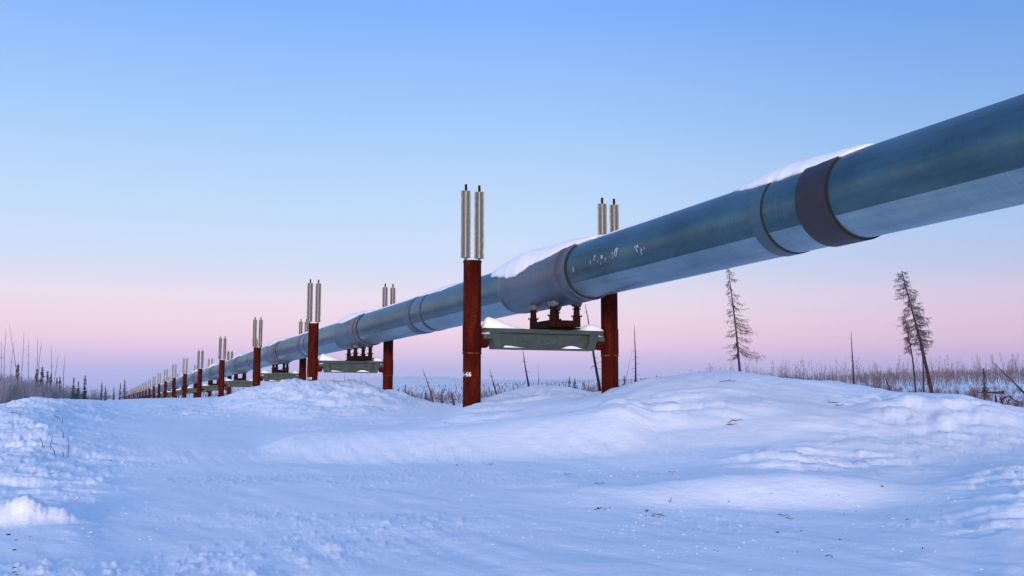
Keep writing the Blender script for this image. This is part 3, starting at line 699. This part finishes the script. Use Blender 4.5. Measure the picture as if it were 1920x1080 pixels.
# leaning cluster at the right
G = 'leaning dead spruces at the right'
b = gpt(1750, 33); dead_spruce(b, at(1693, 508, 33.4), .066, 125, lambda s: .20+.30*math.sin(math.pi*min(1, (s-.35)/.65)*.9+.3), .40, 'tallest of the leaning frosted spruces, thick bare lower trunk tilted left', 1.5, 0, G)
b = gpt(1718, 34); dead_spruce(b, at(1700, 590, 34), .038, 46, lambda s: .34*(1.2-s), .55, 'thin dark trunk leftmost beneath the leaning frosted spruce', 1.5, 0, G, .05)
b = gpt(1732, 34.5); dead_spruce(b, at(1727, 600, 34.5), .036, 30, lambda s: .24, .55, 'thin dark trunk standing between the two other leaning spruces', 1.2, 0, G, .03)
def snag(px0, Y, py0, px1, py1, r, label, twigs=6, cat='dead tree', mat='bark', name='snag', ground=True, bendx=.3):
    b = at(px0, py0, Y)
    if ground: g = gz(b.x, b.y); b.z = min(b.z, g)
    t = at(px1, py1, Y); mb = MB(); H = (t-b).length; pts = []; rad = []
    for i in range(9):
        s = i/8; pts.append((t-b)*s+Vector((math.sin(s*7+px0)*.012*H*bendx, 0, -.3 if i == 0 and ground else 0))); rad.append(max(.004, r*(1-.85*s)))
    mb.tube(pts, rad, 6)
    for i in range(twigs):
        s = random.uniform(.25, .95); j = min(7, int(s*8)); p = pts[j].lerp(pts[j+1], s*8-j); d = Vector((random.choice((-1, 1))*random.uniform(.4, 1), random.uniform(-.4, .4), random.uniform(-.3, .3))).normalized()
        l = random.uniform(.1, .4)*(1.1-s); mb.tube([p, p+d*l*.6, p+d*l+Vector((0, 0, -.06))], [.008, .006, .003], 3)
    return link(name, mb.mesh(name, M[mat], smooth=True), loc=b, label=label, cat=cat)
snag(993, 36, 728, 980, 655, .05, 'bare leaning pole trunk under the middle of the nearest crossbeam', 5)
snag(1127, 31, 742, 1097, 570, .055, 'bare leaning trunk passing behind the right end of the nearest crossbeam', 14)
snag(1192, 40, 722, 1190, 610, .05, 'thin upright snag just right of the nearest support', 16)
snag(1161, 60, 722, 1185, 660, .02, 'faint hair thin stem beside the upright snag right of the support', 3)
snag(1601, 38, 728, 1596, 622, .045, 'slim upright dead stem midway between the two tall dead spruces', 6)
snag(934, 34, 752, 918, 692, .035, 'thin leaning stem just right of the near rusty post', 4)
snag(814, 38, 752, 792, 690, .035, 'thin leaning stem rising left between the two near supports', 4)
snag(1011, 60, 722, 1009, 686, .03, 'short fine stem right of the leaning pole under the beam', 2)
snag(647, 70, 735, 646, 700, .03, 'dark stem under the left part of the second crossbeam', 1)
snag(678, 70, 735, 677, 702, .03, 'dark stem under the right part of the second crossbeam', 1)
snag(852, 32, 763, 846, 735, .05, 'short broken snag with side twigs left of the near rusty post', 7)
s1 = snag(1673, 32, 742, 1655, 695, .03, 'small dead sapling with forked arms left of the leaning spruces', 0, 'dead sapling')
for (a, b_, t) in ((.25, 1, .35), (.35, -1, .4), (.55, 1, .3), (.6, -1, .25), (.15, -1, .3), (.8, 1, .2)):
    pass
snag(1798, 30, 745, 1796, 731, .035, 'short upright stump left of the fallen log at the right edge', 0, 'stump', 'redbark', 'stump')
snag(1829, 29, 748, 1825, 729, .03, 'short tilted stump at the left end of the fallen log', 0, 'stump', 'redbark', 'stump')
snag(1868, 27, 756, 1866, 736, .045, 'upright red brown stump above the leaning broken trunk', 0, 'stump', 'redbark', 'stump')
snag(1885, 25.5, 772, 1875, 744, .06, 'thick broken trunk leaning left among the fallen branches', 3, 'stump', 'redbark', 'stump')
snag(1921, 30, 737, 1862, 679, .03, 'long bare pole slanting down to the right edge', 0, 'pole', 'bark', 'fallen_pole', False)
snag(1882, 31, 736, 1832, 736, .05, 'fallen log lying level behind the stumps at the right', 2, 'log', 'bark', 'fallen_log', False)
snag(1886, 25.6, 770, 1922, 752, .022, 'slanting branch rising right from the leaning broken trunk', 2, 'branch', 'bark', 'fallen_branch', False)
def arch(pp, Y, r, label):
    P = [at(x, y, Y) for x, y in pp]; mb = MB(); mb.tube([p-P[0] for p in P], [r*(1-.6*i/len(P)) for i in range(len(P))], 5)
    link('fallen_branch', mb.mesh('fallen_branch', M['bark'], smooth=True), loc=P[0], label=label, cat='branch')
arch([(1877, 750), (1884, 745), (1893, 744), (1900, 749), (1910, 755), (1914, 753)], 25.8, .022, 'dark branch arching over beside the leaning broken trunk')
arch([(1889, 758), (1892, 748), (1897, 752)], 26, .02, 'short forked branch under the arching branch')
arch([(1857, 760), (1862, 752), (1868, 757), (1872, 768)], 26, .014, 'small crooked twig left of the leaning broken trunk')
arch([(1898, 766), (1908, 775), (1920, 768)], 26, .012, 'low crooked twig right of the leaning broken trunk')
arch([(1668, 776), (1668, 770), (1673, 764)], 20, .02, 'small dark hooked twig standing in the snow mound')

# saplings, shrubs and small spruces : prototypes
def sapling_mesh(seed, H=3.0, mat='brush', spread=.25, nb=18, r=.018, tw=5, name='sapling'):
    rr = random.Random(seed); mb = MB(); pts = []; lx = rr.uniform(-.12, .12)*H; ly = rr.uniform(-.1, .1)*H
    for i in range(7): s = i/6; pts.append(Vector((lx*s*s+rr.uniform(-.02, .02), ly*s*s, H*s-(.25 if i == 0 else 0))))
    mb.tube(pts, [r*(1-.8*i/6)+.002 for i in range(7)], 4)
    for k in range(nb):
        s = rr.uniform(.15, .97); j = min(5, int(s*6)); p = pts[j].lerp(pts[j+1], s*6-j); a = rr.uniform(0, 6.28); l = H*spread*(1.15-s)*rr.uniform(.5, 1.2)
        d = Vector((math.cos(a), math.sin(a), rr.uniform(.7, 1.8))).normalized(); e = p+d*l
        mb.tube([p, p+d*l*.5+Vector((0, 0, .01)), e], [r*.35, r*.25, .002], 3)
        for q in range(tw):
            u = rr.uniform(.2, 1); b0 = p+d*l*u; a2 = rr.uniform(0, 6.28); d2 = (d+Vector((math.cos(a2), math.sin(a2), .2))*.8).normalized(); mb.tube([b0, b0+d2*l*.35], [.004, .0015], 3)
    return mb.mesh(name, M[mat])
def shrub_mesh(seed, H=1.6, W=1.2, ns=26, mat='brush'):
    rr = random.Random(seed); mb = MB()
    for k in range(ns):
        a = rr.uniform(0, 6.28); d = Vector((math.cos(a)*rr.uniform(.1, .8)*W/H, math.sin(a)*rr.uniform(.1, .8)*W/H, 1)).normalized(); l = H*rr.uniform(.5, 1.05)
        b0 = Vector((math.cos(a), math.sin(a), 0))*rr.uniform(0, .2*W); P = [b0-Vector((0, 0, .2)), b0+d*l*.5, b0+d*l+Vector((0, 0, .05))]
        mb.tube(P, [.011, .008, .003], 3)
        for q in range(12):
            u = rr.uniform(.2, 1); s0 = b0+d*l*u; a2 = rr.uniform(0, 6.28); d2 = (d+Vector((math.cos(a2), math.sin(a2), rr.uniform(-.2, .6)))*.9).normalized(); e = s0+d2*H*.16*rr.uniform(.5, 1.5)
            mb.tube([s0, e], [.007, .003], 3)
            if q % 2: mb.tube([s0.lerp(e, .5), s0.lerp(e, .5)+vrand(.12)*H], [.005, .002], 3)
    return mb.mesh('shrub', M[mat])
def spruce_meshes(seed, H=3.0, W=.72):
    rr = random.Random(seed); t = MB(); t.tube([Vector((0, 0, -.3)), Vector((0, 0, H*.5)), Vector((rr.uniform(-.05, .05), 0, H))], [.05, .03, .008], 5)
    c = MB(); z = H*.1
    while z < H:
        s = z/H; w = W*(1-s)**.9*rr.uniform(.35, 1.25)+.04
        if rr.random() < .3 and s > .6: w *= 1.5
        for k in range(7):
            a = rr.uniform(0, 6.28); d = Vector((math.cos(a), math.sin(a), 0)); sd = Vector((-d.y, d.x, 0))
            l = w*rr.uniform(.6, 1.2); p = Vector((0, 0, z)); e = p+d*l+Vector((0, 0, -l*.45))
            for q in range(5):
                u = rr.uniform(.15, 1); m = p.lerp(e, u); o = sd*rr.uniform(-.35, .35)*l; tip = m+o+d*.05+Vector((0, 0, -rr.uniform(.03, .12))); sdw = (sd*.02+Vector((0, 0, .022)))
                c.add([m-sdw, m+sdw, tip+sdw*.4, tip-sdw*.4], [(0, 1, 2, 3)]); c.add([m-sd*.03, m+sd*.03, tip+sd*.012, tip-sd*.012], [(0, 1, 2, 3)])
            c.tube([p, e], [.02, .008], 3)
        z += (H*.026+.02)*rr.uniform(.6, 1.7)
    return t.mesh('trunk', M['bark']), c.mesh('crown', M['needles'])
SAP = [sapling_mesh(s, 3.0, 'brush') for s in range(5)]+[sapling_mesh(20+s, 3.0, 'brushgrey') for s in range(3)]
SHR = [shrub_mesh(s) for s in range(5)]; SHG = [shrub_mesh(30+s, 1.8, 1.5, 34, 'brushgrey') for s in range(4)]
SPR = [spruce_meshes(s) for s in range(5)]
def place(mesh, name, p, s, label, cat, group, sz=None):
    o = link(name, mesh, loc=p, label=label, cat=cat, group=group, rz=random.uniform(0, 6.28)); o.scale = (s, s, sz or s); return o
def spruce(p, s, label, group, w=1.0):
    k = random.randrange(5); r = link('spruce', None, loc=p, label=label, cat='tree', group=group, rz=random.uniform(0, 6.28)); r.scale = (s*w, s*w, s)
    link('trunk', SPR[k][0], r); link('crown', SPR[k][1], r); return r
# left edge : tall bare saplings
GL = 'tall bare saplings at the left edge'
for i, (bx, tx, ty, txt) in enumerate([(14, 12, 617, 'with its fine tip just left of the forked one'), (34, 20, 610, 'tallest, curving left at the left edge'), (46, 41, 623, 'straight, third of the tall ones'), (52, 58, 636, 'leaning right, between two straight ones'),
        (67, 67, 631, 'upright, above the dense spruces'), (72, 79, 641, 'with small side twigs, right of the upright one'), (92, 97, 648, 'with a hooked tip, above the right spruces'), (101, 107, 665, 'short and leaning right'), (114, 125, 666, 'rightmost, leaning well to the right'), (2, -1, 640, 'cut by the left edge of the picture'), (21, 26, 650, 'crossing behind the forked one')]):
    Y = 62+3*(i % 4); b = gpt(bx, Y); t = at(tx, ty, Y); H = (t-b).length; mb = MB(); pts = []
    for k in range(9): s = k/8; pts.append((t-b)*s+Vector((math.sin(s*3.1+.6*i)*.028*H*(1 if i % 2 else -1), 0, -.3 if k == 0 else 0)))
    mb.tube(pts, [.022*(1-.85*k/8)+.004 for k in range(9)], 5)
    for k in range(6):
        s = random.uniform(.35, .95); j = min(7, int(s*8)); p = pts[j]; l = H*.13*(1.2-s); d = Vector((random.choice((-1, 1))*.45, random.uniform(-.3, .3), 1)).normalized(); mb.tube([p, p+d*l*.5, p+d*l], [.008, .006, .003], 3)
    link('bare_sapling', mb.mesh('bare_sapling', M['bark']), loc=b, label='tall thin bare sapling '+txt, cat='sapling', group=GL)
GS = 'dark spruces in the left tree line'
for (px, py, txt) in [(31, 683, 'leftmost, under the tallest bare saplings'), (67, 691, 'left of a close trio'), (77, 685, 'middle and tallest of a close trio'), (87, 695, 'broad, right of a close trio'), (94, 700, 'narrow, just right of the close trio'), (105, 707, 'left of a small pair'), (111, 706, 'right of a small pair'), (137, 707, 'slender, alone past the small pair'),
        (146, 714, 'stunted, between two taller ones'), (158, 703, 'with a clubbed tip, standing clear of the brush'), (190, 715, 'small, at the left of the far gap'), (197, 722, 'low, right of the far gap tree'), (225, 718, 'ragged, left of a thin snag near the pipeline end'), (213, 724, 'short, before the pipeline end'), (233, 711, 'very thin, tallest near the pipeline end')]:
    Y = 75+random.uniform(-6, 14)+(60 if px > 180 else 0); b = gpt(px, Y); t = at(px, py, Y); s = (t.z-b.z)/3.0; spruce(b, s, 'dark spruce at the left, '+txt, GS, .75 if px < 180 else .6)
# left brush: greyish frosted shrubs, many
GB = 'frosted shrubs in the left thicket'
for i in range(95):
    px = random.triangular(-160, 215, 20); Y = random.uniform(48, 95) if px < 120 else random.uniform(80, 150); b = gpt(px, Y)
    top = 706+max(0, px)*.16+random.uniform(-6, 14); h = max(.6, at(px, top, Y).z-b.z); place(random.choice(SHG), 'shrub', b, h/1.8, 'grey frosted bare shrub in the dense thicket at the left', 'shrub', GB)
for i in range(40):
    px = random.uniform(110, 262); Y = random.uniform(110, 260); b = gpt(px, Y); h = max(.8, at(px, random.uniform(718, 734), Y).z-b.z); place(random.choice(SAP), 'sapling', b, h/3.0, 'small bare tree in the far line between thicket and pipeline end', 'sapling', 'small bare trees left of the pipeline end')
# middle distance under the pipe
GM = 'small spruces on the snowfield behind the supports'
for (px, py, Y, txt) in [(760, 720, 62, 'left, right of the second support'), (829, 729, 90, 'short and dark, midway between the near supports'), (783, 741, 60, 'tiny, low on the snowfield'), (799, 731, 60, 'pale and frosted, beside the leaning stem'), (1068, 706, 160, 'dark, under the nearest beam'), (1078, 708, 170, 'next to the darkest one under the nearest beam'), (1154, 700, 130, 'hugging the far post of the nearest support'), (1171, 702, 130, 'left of the upright snag'), (1232, 703, 150, 'short, right of the upright snag'), (1847, 689, 70, 'alone in the scrub near the right edge')]:
    b = gpt(px, Y); t = at(px, py, Y); spruce(b, max(.2, (t.z-b.z)/3.0), 'small dark spruce, '+txt, GM, .7)
GF = 'scrub trees in the far line under the pipe'
for i in range(95):
    px = random.uniform(690, 1330); Y = random.uniform(120, 330); b = gpt(px, Y); h = random.triangular(.7, 2.6, 1.2)*(1 if px < 1150 else 1.25)*(Y/220)**.5
    if random.random() < .2: spruce(b, h/3.0*1.1, 'tiny dark spruce in the far tree line seen under the pipe', 'tiny spruces in the far line under the pipe', random.uniform(.7, 1.2))
    else: place(random.choice(SAP), 'sapling', b, h/3.0*random.uniform(1.0, 1.7), 'small frosted bare tree in the far line seen under the pipe', 'sapling', GF, h/3.0)
GR = 'bare scrub trees across the right background'
for i in range(185):
    px = random.uniform(1290, 2010); Y = random.choice((random.uniform(85, 160), random.uniform(150, 320), random.uniform(170, 320))); b = gpt(px, Y); top = np.interp(px, [1290, 1400, 1600, 1760, 1920], [690, 678, 676, 671, 668])+random.uniform(-9, 13); h = at(px, top, Y).z-b.z
    if Y < 120: h = random.uniform(.5, 1.3)
    h = max(.6, h); place(random.choice(SAP), 'sapling', b, h/3.0*random.uniform(.9, 1.5), 'frosted bare scrub tree in the wide belt right of the pipe', 'sapling', GR, h/3.0)
GQ = 'low shrubs on the right snowfield'
for i in range(140):
    px = random.uniform(1380, 2000); Y = 10**random.uniform(math.log10(38), math.log10(150)); b = gpt(px, Y); h = random.triangular(.2, 1.1, .45)*(1 if Y < 70 else 1.5); place(random.choice(SHR), 'shrub', b, h/1.6, 'low bare shrub poking from the snowfield at the right', 'shrub', GQ)
for i in range(60):
    px = random.uniform(740, 1110); Y = random.uniform(45, 130); b = gpt(px, Y); place(random.choice(SHR), 'shrub', b, random.uniform(.12, .3), 'low bare shrub on the snowfield seen between the near supports', 'shrub', 'low shrubs on the middle snowfield')
# far-off brush that reads as one mass
def far_brush():
    mb = MB()
    for i in range(2600):
        px = random.uniform(-200, 2150); Y = random.uniform(260, 900); x = at(px, 742, Y).x; z = gz(x, Y); h = random.uniform(1.2, 3.6); w = random.uniform(.02, .05)+Y*.00018; lean = random.uniform(-.2, .2)*h
        b = Vector((x, Y, z-.2)); t = Vector((x+lean, Y, z+h)); mb.tube([b, b.lerp(t, .6)+Vector((lean*.1, 0, 0)), t], [w, w*.8, w*.3], 3)
        for k in range(4):
            s = random.uniform(.3, .9); q = b.lerp(t, s); mb.tube([q, q+Vector((random.uniform(-.5, .5), 0, random.uniform(.2, .8)))], [w*.6, w*.2], 3)
    for i in range(5200):
        px = random.uniform(640, 1330); Y = random.uniform(130, 520); x = at(px, 742, Y).x
        if float(pnoise(x*.035, Y*.012, 71)) < random.uniform(-.25, .3): continue
        z = gz(x, Y); h = random.triangular(.6, 3.6, 1.3)*(Y/230)**.6*(1.3 if px > 880 else .9); w = .010+Y*.00012
        b = Vector((x, Y, z-.2)); t = Vector((x+random.uniform(-.2, .2)*h, Y, z+h)); mb.tube([b, t], [w, w*.4], 3)
        for k in range(5):
            s = random.uniform(.2, .9); q = b.lerp(t, s); mb.tube([q, q+Vector((random.uniform(-.4, .4), random.uniform(-.3, .3), random.uniform(.1, .5)))*h*.4], [w*.6, w*.25], 3)
    for i in range(4600):
        px = random.uniform(1270, 2080); Y = random.uniform(185, 520); x = at(px, 742, Y).x
        if float(pnoise(x*.04, Y*.015, 73)) < random.uniform(-.3, .25): continue
        z = gz(x, Y); top = np.interp(px, [1290, 1400, 1600, 1760, 1920], [696, 688, 686, 682, 678])+random.triangular(-8, 22, 12)
        h = max(.8, at(px, top, Y).z-z)*random.uniform(.5, 1); w = .012+Y*.00016; lean = random.uniform(-.15, .15)*h; b = Vector((x, Y, z-.2)); t = Vector((x+lean, Y, z+h)); mb.tube([b, t], [w, w*.4], 3)
        for k in range(6):
            s = random.uniform(.15, .95); q = b.lerp(t, s); mb.tube([q, q+Vector((random.uniform(-.35, .35), random.uniform(-.3, .3), random.uniform(.15, .5)))*h*.35], [w*.6, w*.25], 3)
    for i in range(420):          # loose low scrub on the open snow
        px = random.uniform(1380, 2060); Y = 10**random.uniform(1.62, 2.25); x = at(px, 742, Y).x; z = gz(x, Y); h = random.triangular(.15, .75, .3)*(1+Y/150); w = .004+Y*.00010
        for k in range(random.randint(3, 8)):
            q = Vector((x+random.uniform(-.3, .3)*h, Y+random.uniform(-.3, .3), z-.05)); e = q+Vector((random.uniform(-.5, .5)*h, random.uniform(-.3, .3)*h, h*random.uniform(.5, 1.1))); mb.tube([q, q.lerp(e, .5)+Vector((.03, 0, 0)), e], [w, w*.8, w*.4], 3)
            mb.tube([q.lerp(e, .5), q.lerp(e, .5)+Vector((random.uniform(-.3, .3), random.uniform(-.2, .2), random.uniform(.1, .3)))*h], [w*.7, w*.3], 3)
    for i in range(1500):
        px = random.uniform(560, 1250); Y = random.uniform(1000, 5200); x = at(px, 742, Y).x; z = gz(x, Y); h = random.uniform(3, 7); w = h*.12; b = Vector((x, Y, z-.5)); mb.tube([b, b+Vector((0, 0, h*.6)), b+Vector((0, 0, h))], [w, w*.7, w*.1], 4)
    link('distant_brush', mb.mesh('distant_brush', M['brush']), label='pale far off scrub running along the whole horizon', cat='scrub', kind='stuff')
far_brush()

# small twigs rising from the left bank
for (x0, y0, x1, y1, Y, txt) in [(84, 836, 72, 808, 14.5, 'leaning left, leftmost'), (128, 841, 128, 801, 14.2, 'upright, rightmost and longest'), (121, 817, 114, 799, 16, 'short, leaning left beside the upright one'), (105, 842, 97, 828, 14.2, 'short, between two taller ones'), (92, 836, 98, 818, 14.6, 'faint, curving right'), (120, 840, 117, 831, 14.2, 'tiny, at the foot of the upright one'), (115, 785, 119, 773, 19, 'small, beside the debris on the bank')]:
    b = at(x0, y0, Y); g = gz(b.x, b.y); d = at(x1, y1, Y)-b; mb = MB(); mb.tube([Vector((0, 0, -.1)), d*.5+Vector((.01, 0, 0)), d], [.007, .006, .003], 4)
    link('twig', mb.mesh('twig', M['bark']), loc=(b.x, b.y, g), label='bare twig rising from the left snow bank, '+txt, cat='twig', group='twigs on the left snow bank')
# litter lying on the snow
def lying(px, py, ln, ang, label, r=.010, mat='bark', name='stick', cat='stick'):
    ln *= .7; ray = at(px, py, 1.0); YY = 4.5*1.0035**np.arange(900); g = height(ray.x*YY, YY); hit = np.nonzero(ray.z*YY <= g)[0]
    if not len(hit): return
    i = hit[0]; best = Vector((ray.x*YY[i], YY[i], g[i]))
    mb = MB(); d = Vector((math.cos(R(ang)), math.sin(R(ang)), 0)); P = []
    for k in range(5):
        q = d*(ln*(k/4-.5)); P.append(Vector((q.x, q.y+random.uniform(-.02, .02), gz(best.x+q.x, best.y+q.y)-best.z+.010+random.uniform(0, .02))))
    mb.tube(P, [r, r, r*.9, r*.8, r*.4], 5)
    if ln > .15: mb.tube([P[2], P[2]+Vector((random.uniform(-.1, .1), .04, .03))], [r*.6, r*.3], 4)
    link(name, mb.mesh(name, M[mat]), loc=best, label=label, cat=cat)
for a in [(108, 785, .35, -25, 'brown stick lying on the left bank under the saplings'), (1065, 893, .12, 5, 'short dark bark chip near the middle of the road, upper one'), (1125, 911, .16, 8, 'thin dark stick lying level right of the bark chip'), (1258, 943, .12, 60, 'small curved twig above the scattered dirt'),
          (1260, 887, .12, -6, 'small twig on the road behind the smooth drift'), (1380, 792, .35, 10, 'brown stick on the crusted slope of the big mound'), (1373, 798, .25, -15, 'thin dark twig under the stick on the big mound'), (1365, 716, .5, 5, 'dark twigs lying on the crest near the lone spruce'), (1575, 762, .3, 20, 'crooked twig on the snow left of the lumpy mound'), (1563, 757, .3, -20, 'dark twig above the crooked one on the mound'),
          (1470, 972, .14, -30, 'reddish dry leaf sprig on the lower road'), (1482, 978, .10, -5, 'thin green grass stem beside the reddish sprig'), (1555, 1049, .07, 0, 'small dark chip near the bottom edge'), (1730, 1034, .06, 80, 'tiny upright sprig near the bottom right'), (30, 778, .3, 5, 'dark twig at the left edge of the bank'), (107, 773, .14, 0, 'small black chip on the left bank crest')]:
    lying(*a, r=.003 if a[1] > 850 else .006)
def crumbs(name, spec, mat, label, cat):
    mb = MB(); rr = random.Random(5)
    ico = [Vector(p).normalized() for p in [(-1, 1.6, 0), (1, 1.6, 0), (-1, -1.6, 0), (1, -1.6, 0), (0, -1, 1.6), (0, 1, 1.6), (0, -1, -1.6), (0, 1, -1.6), (1.6, 0, -1), (1.6, 0, 1), (-1.6, 0, -1), (-1.6, 0, 1)]]
    fc = [(0, 11, 5), (0, 5, 1), (0, 1, 7), (0, 7, 10), (0, 10, 11), (1, 5, 9), (5, 11, 4), (11, 10, 2), (10, 7, 6), (7, 1, 8), (3, 9, 4), (3, 4, 2), (3, 2, 6), (3, 6, 8), (3, 8, 9), (4, 9, 5), (2, 4, 11), (6, 2, 10), (8, 6, 7), (9, 8, 1)]
    P = []
    for (x0, x1, y0, y1, n, s0, s1, clus) in spec:
        cl = [(rr.uniform(x0, x1), rr.uniform(y0, y1)) for _ in range(max(1, clus))]
        for i in range(n):
            if clus: cx, cy = rr.choice(cl); px = rr.gauss(cx, (x1-x0)*.05); py = rr.gauss(cy, (y1-y0)*.06)
            else: px, py = rr.uniform(x0, x1), rr.uniform(y0, y1)
            P.append((px, max(py, 800), rr.triangular(s0, s1, s0)))
    Yg = np.array([F*1.0/(p[1]-742) for p in P]); Xg = np.array([at(p[0], p[1], y).x for p, y in zip(P, Yg)])
    for _ in range(3):
        Z = height(Xg, Yg); Yg = np.array([np.clip(y*(z/at(p[0], p[1], y).z), 5, 40) for p, y, z in zip(P, Yg, Z)]); Xg = np.array([at(p[0], p[1], y).x for p, y in zip(P, Yg)])
    Z = height(Xg, Yg)
    for p, x, y, z in zip(P, Xg, Yg, Z):
        s = p[2]; sq = Vector((rr.uniform(.8, 1.6), rr.uniform(.7, 1.2), rr.uniform(.25, .6)))
        mb.add([Vector((x, y, z+s*.08))+Vector((v.x*sq.x, v.y*sq.y, v.z*sq.z))*(s*rr.uniform(.75, 1.2)) for v in ico], fc)
    link(name, mb.mesh(name, M[mat]), label=label, cat=cat, kind='stuff')
crumbs('snow_crumbs', [(260, 1750, 850, 1040, 420, .002, .009, 0), (950, 1850, 930, 1050, 160, .002, .010, 30), (150, 300, 830, 1010, 90, .002, .015, 20), (1040, 1450, 810, 900, 110, .003, .018, 12), (1420, 1900, 800, 870, 70, .003, .018, 10), (900, 1350, 960, 1040, 160, .002, .008, 40), (500, 900, 900, 1030, 200, .002, .008, 40)], 'snow', 'small loose crumbs of snow strewn over the packed road', 'snow')
crumbs('dirt_specks', [(1120, 1270, 940, 968, 60, .004, .014, 4), (440, 470, 895, 905, 4, .006, .010, 0), (195, 210, 812, 820, 5, .008, .02, 0), (200, 900, 800, 900, 30, .004, .012, 0), (960, 1300, 868, 915, 40, .003, .011, 0), (840, 960, 864, 872, 45, .003, .012, 3), (1300, 1750, 830, 1040, 34, .004, .014, 0), (20, 130, 770, 790, 26, .005, .018, 4), (1250, 1550, 760, 800, 14, .006, .02, 0)], 'soil', 'tiny dark specks of dirt and bark on the snow', 'dirt')

# ------------------------------------------------------------------ air
hz = MB(); hz.box((0, 0, 90), (14200, 14200, 186*1.0)); hzm = bpy.data.materials.new('haze'); hzm.use_nodes = True; nt = hzm.node_tree; nt.nodes.clear()
o = nt.nodes.new('ShaderNodeOutputMaterial'); v = nt.nodes.new('ShaderNodeVolumePrincipled'); v.inputs['Density'].default_value = .00010; v.inputs['Color'].default_value = (.80, .82, .95, 1); v.inputs['Anisotropy'].default_value = 0
nt.links.new(v.outputs[0], o.inputs['Volume'])
HAZE = True
if HAZE: link('haze', hz.mesh('haze', hzm), kind='stuff', label='thin cold air over the whole plain', cat='haze')

# ------------------------------------------------------------------ light and sky
SUN_EL = R(5); SUN_AZ = R(182)         # azimuth from +Y (view) clockwise
sd = Vector((math.sin(SUN_AZ)*math.cos(SUN_EL), math.cos(SUN_AZ)*math.cos(SUN_EL), math.sin(SUN_EL)))
sl = bpy.data.lights.new('sun', 'SUN'); sl.energy = 4.0; sl.angle = R(9); sl.color = (1.0, .82, .70)
so = bpy.data.objects.new('sun', sl); COL.objects.link(so); so.rotation_euler = sd.to_track_quat('Z', 'Y').to_euler(); so.location = (0, -20, 30)
w = bpy.data.worlds.new('World'); sc.world = w; w.use_nodes = True; nt = w.node_tree; nt.nodes.clear()
wo = nt.nodes.new('ShaderNodeOutputWorld'); bg = nt.nodes.new('ShaderNodeBackground'); nt.links.new(bg.outputs[0], wo.inputs[0])
tc = nt.nodes.new('ShaderNodeTexCoord'); nrm = N(nt, 'VectorMath', operation='NORMALIZE'); nt.links.new(tc.outputs['Generated'], nrm.inputs[0])
sep = nt.nodes.new('ShaderNodeSeparateXYZ'); nt.links.new(nrm.outputs[0], sep.inputs[0])
asn = N(nt, 'Math', operation='ARCSINE'); nt.links.new(sep.outputs[2], asn.inputs[0])
deg = N(nt, 'Math', operation='MULTIPLY'); deg.inputs[1].default_value = 180/math.pi/90; nt.links.new(asn.outputs[0], deg.inputs[0])
def lin(c): return tuple(((q/255+.055)/1.055)**2.4 if q > 10 else q/255/12.92 for q in c)
SKY = [(-5, (184, 190, 255)), (.3, (184, 190, 255)), (1.2, (195, 197, 255)), (2.0, (228, 204, 246)), (3.0, (254, 219, 240)), (4.2, (255, 227, 240)), (5.6, (246, 232, 246)), (7.2, (220, 229, 252)), (9.2, (205, 228, 255)), (12, (190, 221, 255)), (16, (164, 206, 255)), (22, (131, 181, 255)), (30, (124, 174, 250)), (45, (128, 175, 248)), (90, (130, 175, 246))]
front = ramp(nt, deg.outputs[0], [(max(0, e/90), lin(c)) for e, c in SKY])
nishi = nt.nodes.new('ShaderNodeTexSky'); nishi.sky_type = 'NISHITA'; nishi.sun_disc = False; nishi.sun_elevation = SUN_EL; nishi.sun_rotation = SUN_AZ
nishi.altitude = 100; nishi.air_density = 1.0; nishi.dust_density = .4; nishi.ozone_density = 3.0
# facing = how far a direction looks towards the sunset behind the camera
dt = N(nt, 'VectorMath', operation='DOT_PRODUCT'); nt.links.new(nrm.outputs[0], dt.inputs[0]); dt.inputs[1].default_value = tuple(Vector((sd.x, sd.y, 0)).normalized())
mr = N(nt, 'MapRange'); mr.interpolation_type = 'SMOOTHSTEP'; nt.links.new(dt.outputs['Value'], mr.inputs[0]); mr.inputs[1].default_value = -.2; mr.inputs[2].default_value = 1.0
mx = N(nt, 'MapRange'); mx.interpolation_type = 'SMOOTHSTEP'; nt.links.new(sep.outputs[0], mx.inputs[0]); mx.inputs[1].default_value = -.05; mx.inputs[2].default_value = .6; mx.inputs[3].default_value = 1.0; mx.inputs[4].default_value = 0.0
side = ramp(nt, deg.outputs[0], [(0.0, (.84, .75, .80)), (4/90, (.78, .77, .84)), (9/90, (.66, .74, .88)), (22/90, (.56, .68, .80))])
front = mixc(nt, 1.0, front, mixc(nt, mx.outputs[0], side, (1.0, 1.0, 1.0)), 'MULTIPLY')
nsc = N(nt, 'VectorMath', operation='SCALE'); nt.links.new(nishi.outputs[0], nsc.inputs[0]); nsc.inputs['Scale'].default_value = .10
fdim = mixc(nt, mr.outputs[0], (1.0, 1.0, 1.0), (.95, .85, .80)); front = mixc(nt, 1.0, front, fdim, 'MULTIPLY')
glow = mixc(nt, mr.outputs[0], (0.0, 0.0, 0.0), nsc.outputs[0])
col = mixc(nt, 1.0, front, glow, 'ADD')
nt.links.new(col, bg.inputs[0]); bg.inputs[1].default_value = 1.0
sc.view_settings.view_transform = 'Standard'; sc.view_settings.look = 'None'; sc.view_settings.exposure = 0; sc.view_settings.gamma = 1
sc.cycles.max_bounces = 6; sc.cycles.volume_bounces = 0; sc.cycles.use_denoising = True
